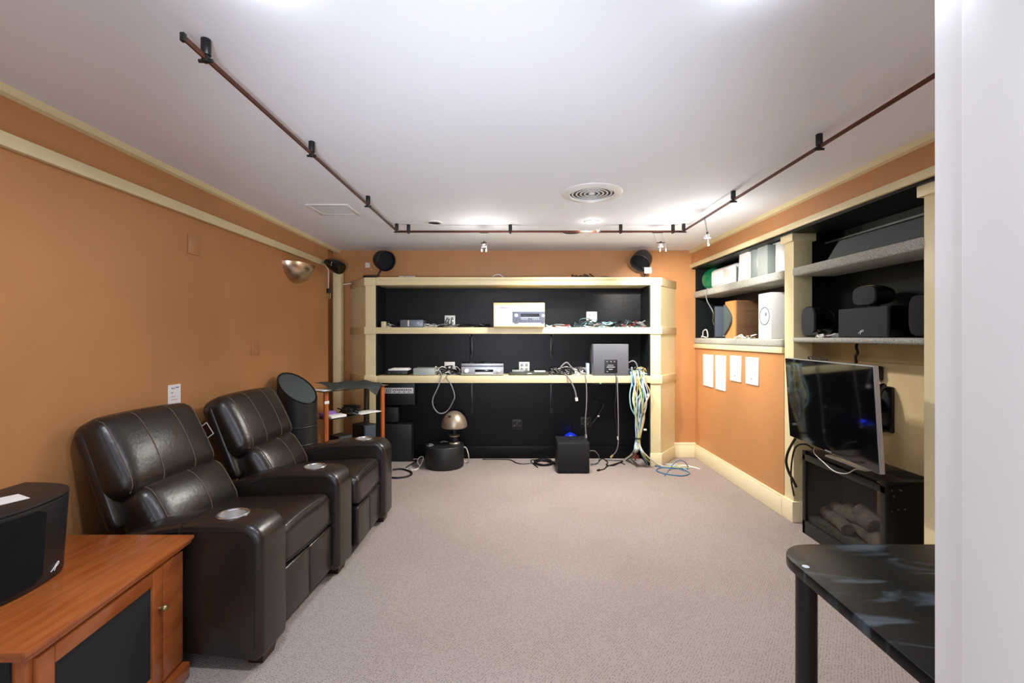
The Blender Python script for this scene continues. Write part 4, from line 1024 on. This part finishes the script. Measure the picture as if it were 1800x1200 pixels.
# ================================================================== CABLES
def Fl(px, py, up=.005):
    d = F*(CH-up)/(py-591); return Vector((X(px, d), d, up))
cable('black_cable', 'thick black cable loop on the carpet beside the far recliner', [Fl(x, y, .009) for x, y in ((690, 825), (705, 824), (718, 827), (724, 832), (716, 837), (700, 839.5), (688, 839))], .009, cab_black, n=8)
cable('white_cable', 'white cable looping on the carpet left of the black drum', [Fl(712, 823), Fl(724, 826), Fl(735, 822), P(742, 812, 4.68), P(744, 803, 4.72), P(737, 804, 4.72), P(734, 812, 4.68), Fl(738, 820), Fl(730, 826), Fl(718, 822)], .0045, cab_white)
cable('black_cable', 'thin black cable on the carpet left of the drum', [Fl(713, 822), Fl(722, 816), Fl(732, 811), Fl(724, 809), Fl(738, 808)], .006, cab_black)
cable('white_cable', 'white cable hanging at the right side of the black drum', [P(815, 785, 4.74), P(820, 788, 4.76), P(824, 803, 4.78), Fl(822, 812), Fl(814, 809)], .0055, cab_white)
cable('looping_cable', 'dark cable looping from the lower shelf down to the mushroom lamp', [P(776, 656, 4.77), P(775, 664, 4.70), P(770, 680, 4.69), P(761, 700, 4.69), P(762, 715, 4.69), P(772, 726, 4.70), P(785, 723, 4.72), P(795, 708, 4.70), P(799, 695, 4.69), P(793, 676, 4.69), P(785, 665, 4.69), P(786, 659, 4.74)], .0065, cab_grey)
cable('black_cable', 'black cable lying along the carpet left of the cube subwoofer', [Fl(848, 807), Fl(880, 807), Fl(897, 808), Fl(907, 813), Fl(918, 815), Fl(935, 814), Fl(960, 816), Fl(980, 814)], .006, cab_black)
m = []
for k in range(3):
    for a in range(10):
        t = 2*PI*a/10+k*.3; m.append(Vector((X(955, 4.83)+(.075+.012*k)*math.cos(t), 4.80+(.08+.01*k)*math.sin(t), .008+.008*k)))
cable('black_cable', 'coiled black cable on the carpet left of the cube subwoofer', m+[Fl(938, 808), Fl(934, 812), Fl(945, 821)], .006, cab_black)
cable('black_cable', 'black cord from the cube subwoofer curling across the carpet to its right', [Fl(1037, 815), Fl(1048, 815), Fl(1055, 808), Fl(1060, 806), Fl(1068, 812), Fl(1066, 817), Fl(1078, 818), Fl(1090, 813), Fl(1098, 816)], .006, cab_black)
cable('black_cable', 'black cable with a plug on the carpet right of the cube subwoofer', [Fl(1065, 808), Fl(1080, 809), Fl(1095, 810), Fl(1082, 815), Fl(1068, 819), Fl(1062, 824), Fl(1054, 826)], .006, cab_black, ends=black_gloss)
cable('grey_cable', 'grey cable curving behind the right side of the cube subwoofer', [P(1037, 792, 4.72), P(1046, 793, 4.75), P(1053, 803, 4.78), Fl(1050, 814), Fl(1038, 818)], .005, cab_grey)
cable('hanging_cable', 'grey cable with white connector hanging from the lower shelf above the cube subwoofer', [P(994, 658, 4.77), P(998, 662, 4.70), P(1006, 675, 4.69), P(1011, 688, 4.69), P(1013, 699, 4.69)], .008, cab_grey, ends=white_pl)
cable('hanging_cable', 'long dark grey cable hanging straight down behind the cube subwoofer', [P(1026, 656, 4.77), P(1029, 661, 4.70), P(1031, 680, 4.69), P(1031, 710, 4.69), P(1029, 740, 4.70), P(1030, 764, 4.70)], .0065, cab_grey, ends=silver)
cable('hanging_cable', 'black cable bent on the black panel with a white tag', [P(1036, 680, 4.98), P(1038, 697, 5.0), P(1052, 706, 5.01), P(1061, 710, 5.01), P(1056, 722, 5.0), P(1048, 735, 5.0), P(1040, 745, 5.0)], .008, cab_black)
tag(MB().box(P(1052, 731, 4.985), (.022, .004, .016)).build('cable_tag', white_pl, None, P(1052, 731, 4.985)), 'small white tag on the bent black cable under the shelf', 'tag')
cable('hanging_cable', 'thin black cable with white connector hanging below the grey subwoofer', [P(1082, 655, 4.71), P(1083, 668, 4.69), P(1083, 690, 4.69), P(1081, 715, 4.69), P(1083, 740, 4.70), P(1086, 767, 4.70)], .0045, cab_black, ends=white_pl)
cable('hanging_cable', 'dark cable with a brass plug hanging low below the grey subwoofer', [P(1085, 662, 4.70), P(1086, 700, 4.685), P(1087, 750, 4.69), P(1086.5, 780, 4.70), P(1083, 793, 4.71), P(1077, 800, 4.72)], .0055, cab_grey, ends=cab_tan)
# the tied bundle
bd = thing('cable_bundle', 'tied bundle of blue, white and yellow cables hanging from the lower shelf to the carpet', 'cable bundle', P(1120, 770, 4.67))
def hang(pts, m, r=.0065):
    mb = MB(); mb.tube(pts, r, 6, 6); mb.build('cable', m, bd)
random.seed(3)
cols = [cab_teal, cab_lblue, cab_blue, cab_white, cab_yel, cab_teal, cab_tan, cab_lblue, cab_white, cab_teald, cab_yel, cab_blue, cab_teal, cab_white, cab_lblue, cab_tan]
for i, cm in enumerate(cols):
    u = i/(len(cols)-1)
    jx = lambda a: random.uniform(-a, a)
    sx = 1110+24*u
    z0 = random.uniform(4.74, 4.8)
    pts = [Vector((X(sx-2, z0), z0, LOW+.012+random.uniform(0, .04))), P(sx+jx(3), 655.5, 4.70-.02*random.random()),
           P(sx+jx(3), 672, 4.69-.03*random.random()), P(1112+26*u+jx(5), 690+jx(6), 4.68-.03*random.random()),
           P(1113+24*u+jx(6), 712+jx(6), 4.67-.03*random.random()), P(1117+14*u+jx(4), 738+jx(4), 4.68-.02*random.random()),
           P(1118+7*u, 770, 4.675-.012*random.random())]
    if i % 3 == 0: pts += [P(1116+9*u, 782, 4.66), P(1113+10*u+jx(3), 793, 4.64), Fl(1098+14*u+jx(6), 806+jx(3))]
    elif i % 3 == 1: pts += [P(1122+4*u, 784, 4.65), P(1128+8*u+jx(3), 798, 4.62), Fl(1146+12*u+jx(8), 815+jx(4)), Fl(1180+30*u, 820+jx(5)), Fl(1205+30*u, 822+jx(3))]
    else: pts += [P(1122+4*u, 784, 4.65), P(1124+9*u+jx(4), 797, 4.63), Fl(1132+14*u+jx(8), 812+jx(4))]
    hang(pts, cm, random.uniform(.0045, .0075))
hang([P(1126, 655.5, 4.69), P(1131, 668, 4.67), P(1139, 690, 4.66), P(1137, 704, 4.66)], cab_lblue, .005)
m = MB(); m.box(P(1139, 694, 4.655), (.022, .012, .026), .002); m.box(P(1134, 755, 4.66), (.03, .012, .018), .002); m.build('white_plug', white_pl, bd)
m = MB(); m.lathe([(.030, -.008), (.036, -.004), (.036, .004), (.030, .008), (.026, 0), (.030, -.008)], 20, Matrix.Translation(P(1121.5, 770, 4.668))); m.build('cable_tie', black_sat, bd)
m = MB()
for px, py in ((1113, 794), (1118, 798), (1121, 800), (1116, 803)): m.rod(P(px, py, 4.64), P(px+1, py+6, 4.65), .008, 8)
m.build('red_plugs', cab_red, bd)
cable('blue_cable', 'blue cable loop lying on the carpet at the foot of the bookcase column', [Fl(1150, 818), Fl(1165, 821), Fl(1185, 822), Fl(1205, 827), Fl(1212, 832), Fl(1200, 836), Fl(1178, 834), Fl(1160, 830), Fl(1154, 825), Fl(1165, 821.5), Fl(1185, 823), Fl(1210, 823)], .006, cab_blue)
cable('pale_blue_cable', 'thin pale blue cable arching over the blue loop on the carpet', [Fl(1168, 836), Fl(1176, 826), P(1184, 815, 4.6), P(1194, 809, 4.62), P(1204, 812, 4.63), Fl(1210, 821)], .0045, cab_blue)

# ================================================================== THINGS ON THE RIGHT SHELVES
SU, SL, SR = 1.838, 1.325, 1.335
m = MB(); r = thing('green_bowl', 'glossy green round bowl standing on edge on the top shelf, back corner', 'bowl', (2.14, 4.93, SU))
Mg = Matrix.Translation((2.165, 4.93, SU+.128)) @ Vector((-.72, -.66, .18)).normalized().to_track_quat('Z', 'Y').to_matrix().to_4x4()
m.lathe([(0, .07), (.05, .066), (.09, .05), (.115, .025), (.125, 0), (.121, -.004), (.10, .02), (0, .05)], 40, Mg); m.build('bowl', green_gl, r)
def rbox(name, lab, cat, x0, x1, y0, y1, z0, z1, bev, m, grp=None):
    o = MB().bx(x0, x1, y0, y1, z0, z1, bev, 4).build(name, m, None, ((x0+x1)/2, (y0+y1)/2, z0)); return tag(o, lab, cat, grp)
r = thing('white_case', 'large white rounded speaker on the top shelf right of the green bowl', 'speaker', (2.18, 4.5, SU))
m = MB(); m.bx(2.09, 2.28, 4.29, 4.83, SU+.001, SU+.205, .045, 5); m.build('cabinet', white_pl, r)
m = MB(); m.bx(2.083, 2.1, 4.34, 4.78, SU+.03, SU+.175, .006, 3); m.build('grille', white_matte, r)
r = thing('white_case', 'smaller white rounded speaker in front of the large one on the top shelf', 'speaker', (2.055, 4.29, SU))
m = MB(); m.bx(2.035, 2.075, 4.21, 4.42, SU+.001, SU+.17, .018, 4); m.build('cabinet', white_matte, r)
m = MB(); m.bx(2.031, 2.037, 4.23, 4.40, SU+.02, SU+.15, .002); m.build('grille', white_pl, r)
def slab(lab, y0, y1, h, m, lean=0, bev=.012, name='upright_speaker', cyl=False):
    r = thing(name, lab, 'speaker', (2.10, (y0+y1)/2, SU), group='upright speakers on the top shelf')
    b = MB()
    if cyl:
        p = [(2.06+.075+.075*math.cos(a), (y0+y1)/2+(y1-y0)/2*math.sin(a)) for a in [2*PI*k/28 for k in range(28)]]
        b.prism(p, SU+.001, SU+h, 'z', .006, 2)
    else:
        b.prism([(2.06, y0), (2.22, y0), (2.22, y1), (2.06, y1)], SU+.001, SU+h, 'z', .008, 2, top=[(2.06, y0+lean), (2.2, y0+lean), (2.2, y1+lean), (2.06, y1+lean)])
    b.build('cabinet', m, r)
    b = MB(); b.bx(2.064, 2.2, y0+.012+lean, y1-.012+lean, SU+h, SU+h+.004, .001); b.build('top_cap', m, r)
slab('white upright speaker leaning slightly, left of the two grey ones on the top shelf', 4.02, 4.17, .262, white_pl, -.03)
slab('left of the two tall grey upright speakers on the top shelf', 3.855, 4.00, .275, grey_pl, 0, cyl=True)
slab('right of the two tall grey upright speakers on the top shelf', 3.685, 3.835, .27, grey_pl2, 0)
slab('white rounded upright speaker next to the cream post on the top shelf', 3.47, 3.63, .235, white_pl, 0, cyl=True)
# lower far shelf
r = thing('slate_speaker', 'slim slate-grey speaker on the lower far shelf, left', 'speaker', (2.10, 4.66, SL))
m = MB(); m.prism([(2.035, 4.60), (2.185, 4.565), (2.25, 4.70), (2.10, 4.76)], SL+.001, SL+.325, 'z', .008); m.build('cabinet', black_vinyl, r)
Ms = Matrix.Translation((2.11, 4.583, SL)) @ Matrix.Rotation(-.23, 4, 'Z'); m = MB(); m.bx(-.072, .072, -.014, .0, .012, .315, .006, 3, M=Ms); m.build('grille', grille_blue, r)
m = MB(); m.bx(.0, .018, -.016, -.0135, .018, .026, M=Ms); m.build('logo', silver, r)
r = thing('wood_speaker', 'wood speaker with curved dark grille on the lower far shelf', 'speaker', (2.17, 4.33, SL))
m = MB(); m.bx(2.085, 2.29, 4.24, 4.44, SL+.001, SL+.355, .004); m.build('cabinet', brownbox, r)
m = MB(); m.bx(2.068, 2.087, 4.24, 4.44, SL+.001, SL+.355, .004); m.build('front_baffle', woodbox, r)
pts = [(4.428, SL+.03), (4.428, SL+.325)]+[(4.428-.14*math.sin(PI*k/12), SL+.325-.295*k/12) for k in range(1, 12)]
m = MB(); m.prism(pts, 2.045, 2.069, 'x', .004); m.build('grille', grille, r)
r = thing('white_speaker', 'white speaker with round driver beside the cream post on the lower far shelf', 'speaker', (2.17, 3.76, SL))
m = MB(); m.bx(2.08, 2.29, 3.67, 3.86, SL+.001, SL+.375, .004); m.build('cabinet', white_pl, r)
Mw = Matrix.Translation((2.08, 3.765, SL+.185)) @ Matrix.Rotation(-PI/2, 4, 'Y')
m = MB(); m.lathe([(.068, 0), (.070, .004), (.074, .004), (.076, 0)], 36, Mw); m.build('driver_ring', silver_dk, r)
m = MB(); m.lathe([(.067, .002), (.05, -.001), (.045, .003), (.012, .001), (.0, .006)], 36, Mw); m.build('driver', mat('pale_grey_cone', (215, 215, 218), .4), r)
m = MB(); m.box((2.078, 3.74, SL+.20), (.004, .02, .03), .001); m.build('dust_mark', silver_dk, r)
tangle('white and black cables on the lower far shelf behind the speakers', 2.03, 2.10, 3.88, 4.22, SL, .03, 9, [cab_white, cab_tan, cab_white, cab_black], .005)
cable('white_cable', 'white cable loop beside the slate-grey speaker on the lower far shelf', [(2.06, 4.98, SL+.008), (2.05, 4.92, SL+.03), (2.04, 4.88, SL+.075), (2.04, 4.80, SL+.085), (2.05, 4.79, SL+.02), (2.06, 4.85, SL+.008), (2.05, 4.95, SL+.02)], .006, cab_white)
cable('grey_cable', 'grey cable hanging from the top shelf behind the slate-grey speaker', [(2.02, 4.72, SU+.006), (2.0, 4.71, SU-.03), (2.0, 4.70, SU-.12), (2.03, 4.62, SU-.25), (2.10, 4.78, SU-.34), (2.14, 4.80, SU-.42)], .005, cab_grey)
# near bay
r = thing('centre_speaker', 'very long black speaker bar on the top shelf of the near bay', 'speaker', (2.19, 2.55, SU))
m = MB(); m.prism([(2.085, 2.26), (2.31, 2.26), (2.31, 3.0), (2.085, 3.03)], SU+.001, SU+.13, 'z', .004, top=[(2.12, 2.26), (2.31, 2.26), (2.31, 2.93), (2.12, 2.96)]); m.build('cabinet', black_vinyl, r)
m = MB(); m.prism([(2.079, 2.28), (2.085, 2.28), (2.085, 3.00), (2.079, 3.00)], SU+.012, SU+.12, 'z', 0, top=[(2.110, 2.28), (2.118, 2.28), (2.118, 2.94), (2.110, 2.94)]); m.build('grille', grille, r)
def round_speaker(lab, c, fr, h, w, dep, z0, tip=0):
    """Flat grille front facing fr, glossy rounded body behind."""
    r = thing('satellite_speaker', lab, 'speaker', (c[0], c[1], z0))
    fr = Vector(fr).normalized(); side = Vector((-fr.y, fr.x, 0))
    Mx = Matrix(((fr.x, side.x, 0, c[0]), (fr.y, side.y, 0, c[1]), (0, 0, 1, z0+h/2+.006), (0, 0, 0, 1)))
    t = MB(); n, mm = 24, 8; rings = []
    for k in range(mm+1):
        a = k/mm*PI/2; sc = max(math.cos(a)**.55, .02) if k else 1
        ring = []
        for i in range(n):
            ph = 2*PI*i/n; cx_, sx_ = math.cos(ph), math.sin(ph)
            ex = .62; yy = math.copysign(abs(cx_)**ex, cx_)*w/2*sc; zz = math.copysign(abs(sx_)**ex, sx_)*h/2*sc
            ring.append(t.bm.verts.new(Mx @ Vector((-dep*math.sin(a), yy, zz))))
        rings.append(ring)
    for A, B in zip(rings, rings[1:]):
        for i in range(n): t.bm.faces.new((A[i], A[(i+1) % n], B[(i+1) % n], B[i]))
    t.bm.faces.new(rings[0]); t.bm.faces.new(rings[-1]); t.build('body', mat('piano_black', (8, 8, 9), .08, coat=.6), r)
    pl = []
    for i in range(32):
        ph = 2*PI*i/32; cx_, sx_ = math.cos(ph), math.sin(ph)
        pl.append((math.copysign(abs(cx_)**.6, cx_)*(w/2-.006), math.copysign(abs(sx_)**.6, sx_)*(h/2-.006)))
    m = MB(); m.prism(pl, -.002, .014, 'x', .005, 2, M=Mx); m.build('grille', mesh_cloth if tip else mat('dark_slate_grille', (40, 44, 48), .8), r)
    m = MB(); m.cyl((c[0]-fr.x*dep*.35, c[1]-fr.y*dep*.35, z0+.005), .03, .01, 20); m.build('foot', black_metal, r)
    return r
round_speaker('glossy round-backed black speaker on the near bay shelf beside the cream post', (2.06, 3.165), (-1, 0, 0), .21, .15, .16, SR)
r = thing('center_speaker', 'wide black center speaker on the near bay shelf', 'speaker', (2.22, 2.8, SR))
m = MB(); m.bx(2.145, 2.31, 2.585, 2.985, SR+.001, SR+.185, .004); m.build('cabinet', black_gloss, r)
m = MB(); m.bx(2.128, 2.147, 2.59, 2.98, SR+.003, SR+.183, .005, 3); m.build('grille', mat('dark_slate_grille', (40, 44, 48), .8), r)
m = MB(); lx = 2.127
g = [(2.805, .026), (2.795, .034), (2.78, .044), (2.765, .046), (2.768, .038), (2.785, .034)]
m.tube([(lx, y, SR+z) for y, z in g], .0018, 5, 3); m.tube([(lx, 2.79, SR+.020), (lx, 2.782, SR+.044)], .0018, 5, 1); m.build('logo', white_pl, r)
round_speaker('glossy black satellite speaker sitting on top of the wide center speaker', (2.14, 2.765), (-1, 0, 0), .125, .19, .15, SR+.186)
round_speaker('black satellite speaker half hidden by the near cream post', (2.10, 2.345), (-1, 0, 0), .22, .13, .16, SR, 1)
tangle('white and black wires between the two speakers on the near bay shelf', 2.04, 2.12, 2.99, 3.10, SR, .03, 8, [cab_white, cab_black, cab_white], .005)
m = MB(); m.bx(2.19, 2.29, 3.02, 3.2, SR, SR+.03, .006)
tag(m.build('white_plate', white_pl, None, (2.24, 3.1, SR)), 'white plastic plate lying on the near bay shelf behind the wires', 'plate')
cable('dangling_cable', 'thick black cable dangling under the near bay shelf', [(2.29, 3.03, 1.302), (2.27, 3.01, 1.27), (2.275, 3.005, 1.235), (2.28, 3.03, 1.21), (2.28, 3.025, 1.165)], .009, cab_black)
cable('tv_cable', 'thin dark cable over the top edge of the television', [Mt @ Vector((-.20, .03, .262)), Mt @ Vector((-.19, .01, .285)), Mt @ Vector((-.15, .0, .292)), Mt @ Vector((-.10, .012, .283)), Mt @ Vector((-.02, .03, .275))], .004, cab_black)
cable('black_cable', 'black cable curving from the television to the carpet by the post', [Mt @ Vector((-.42, .03, -.255)), P(1387, 790, 3.17), P(1382, 810, 3.18), P(1386, 828, 3.18), P(1393, 842, 3.16), P(1400, 856, 3.15)], .009, cab_black)
cable('black_cable', 'black cable arching from the fireplace top past the cream post', [(2.03, 3.06, fz+.012), (1.99, 3.09, fz+.045), (1.955, 3.14, fz+.02), (1.94, 3.16, fz-.06), (1.935, 3.17, fz-.2), (1.95, 3.16, fz-.33)], .006, cab_black)
cable('white_cable', 'thin white cable lying across the top front edge of the fireplace', [(2.02, 3.05, fz+.035), (1.978, 2.99, fz+.012), (1.974, 2.90, fz-.02), (1.974, 2.80, fz-.05), (1.976, 2.70, fz-.035), (1.99, 2.64, fz+.008), (2.02, 2.60, fz+.008)], .0028, cab_white)

# ================================================================== LIGHT
def light(kind, name, loc, e, rgb=(255, 247, 238), **k):
    L = bpy.data.lights.new(name, kind); L.energy = e; L.color = lin(rgb)
    for a, v in k.items(): setattr(L, a, v)
    o = bpy.data.objects.new(name, L); C.objects.link(o); o.location = loc; return o
WH = (255, 250, 242); CW = (236, 243, 255)
for nm, x in (('left_downlight', -.67), ('right_downlight', .645)):
    light('AREA', nm, (x, 1.20, 2.28), 16, CW, shape='DISK', size=.14)
    light('POINT', nm+'_glow', (x, 1.20, 2.215), .8, CW, shadow_soft_size=.05)
light('SPOT', 'small_can_light', (X(1040, 3.79), 3.79, 2.285), 175, WH, spot_size=2.6, spot_blend=.6, shadow_soft_size=.04)
light('POINT', 'small_can_glow', (X(1040, 3.79), 3.79, 2.255), .5, WH, shadow_soft_size=.03)
light('SPOT', 'rear_can_light', (.535, 4.18, 2.285), 125, WH, spot_size=2.5, spot_blend=.6, shadow_soft_size=.05)
o = light('SPOT', 'right_pendant_light', (1.46, 3.44, 2.06), 48, WH, spot_size=1.6, spot_blend=.7, shadow_soft_size=.03)
o.rotation_euler = (Vector((2.15, 4.1, 1.45))-o.location).to_track_quat('-Z', 'Y').to_euler()
light('POINT', 'right_pendant_bulb', (1.47, 3.42, 2.04), 6, WH, shadow_soft_size=.03)
o = light('SPOT', 'back_pendant_light', (X(1164, 3.9), 3.88, 2.05), 90, WH, spot_size=1.5, spot_blend=.7, shadow_soft_size=.03)
o.rotation_euler = (Vector((1.65, 4.8, 1.5))-o.location).to_track_quat('-Z', 'Y').to_euler()
light('POINT', 'middle_pendant_bulb', (X(851, 3.9), 3.86, 2.03), 4, WH, shadow_soft_size=.04)
light('POINT', 'back_pendant_bulb', (X(1164, 3.9), 3.87, 2.03), 4, WH, shadow_soft_size=.03)
light('POINT', 'blue_light_glow', (X(1003, 4.9), 4.94, .30), .12, (20, 60, 255), shadow_soft_size=.02)
# fill lights added unseen behind the camera: one aimed up to brighten the ceiling
o = light('SPOT', 'added_ceiling_fill', (-.1, -.5, 1.1), 340, CW, spot_size=1.05, spot_blend=1, shadow_soft_size=.15)
o.rotation_euler = (Vector((-.1, 4.2, 2.5))-o.location).to_track_quat('-Z', 'Y').to_euler()
light('POINT', 'added_rear_fill', (.12, -1.0, 1.35), 46, CW, shadow_soft_size=.35)
w = bpy.data.worlds.new('World'); scene.world = w; w.use_nodes = True
w.node_tree.nodes['Background'].inputs['Color'].default_value = (*lin((240, 243, 250)), 1)
w.node_tree.nodes['Background'].inputs['Strength'].default_value = .9

# ================================================================== CAMERA
cam = bpy.data.cameras.new('camera'); co = bpy.data.objects.new('camera', cam); C.objects.link(co)
co.location = (0, 0, CH); co.rotation_euler = (PI/2, 0, 0)
cam.sensor_width = 36; cam.lens = F/1800*36; cam.shift_x = -2/1800; cam.shift_y = -9/1800; cam.clip_start = .02
scene.camera = co
vs = scene.view_settings
vs.view_transform = 'Standard'; vs.look = 'None'; vs.exposure = 0.0; vs.gamma = 1; vs.use_curve_mapping = False
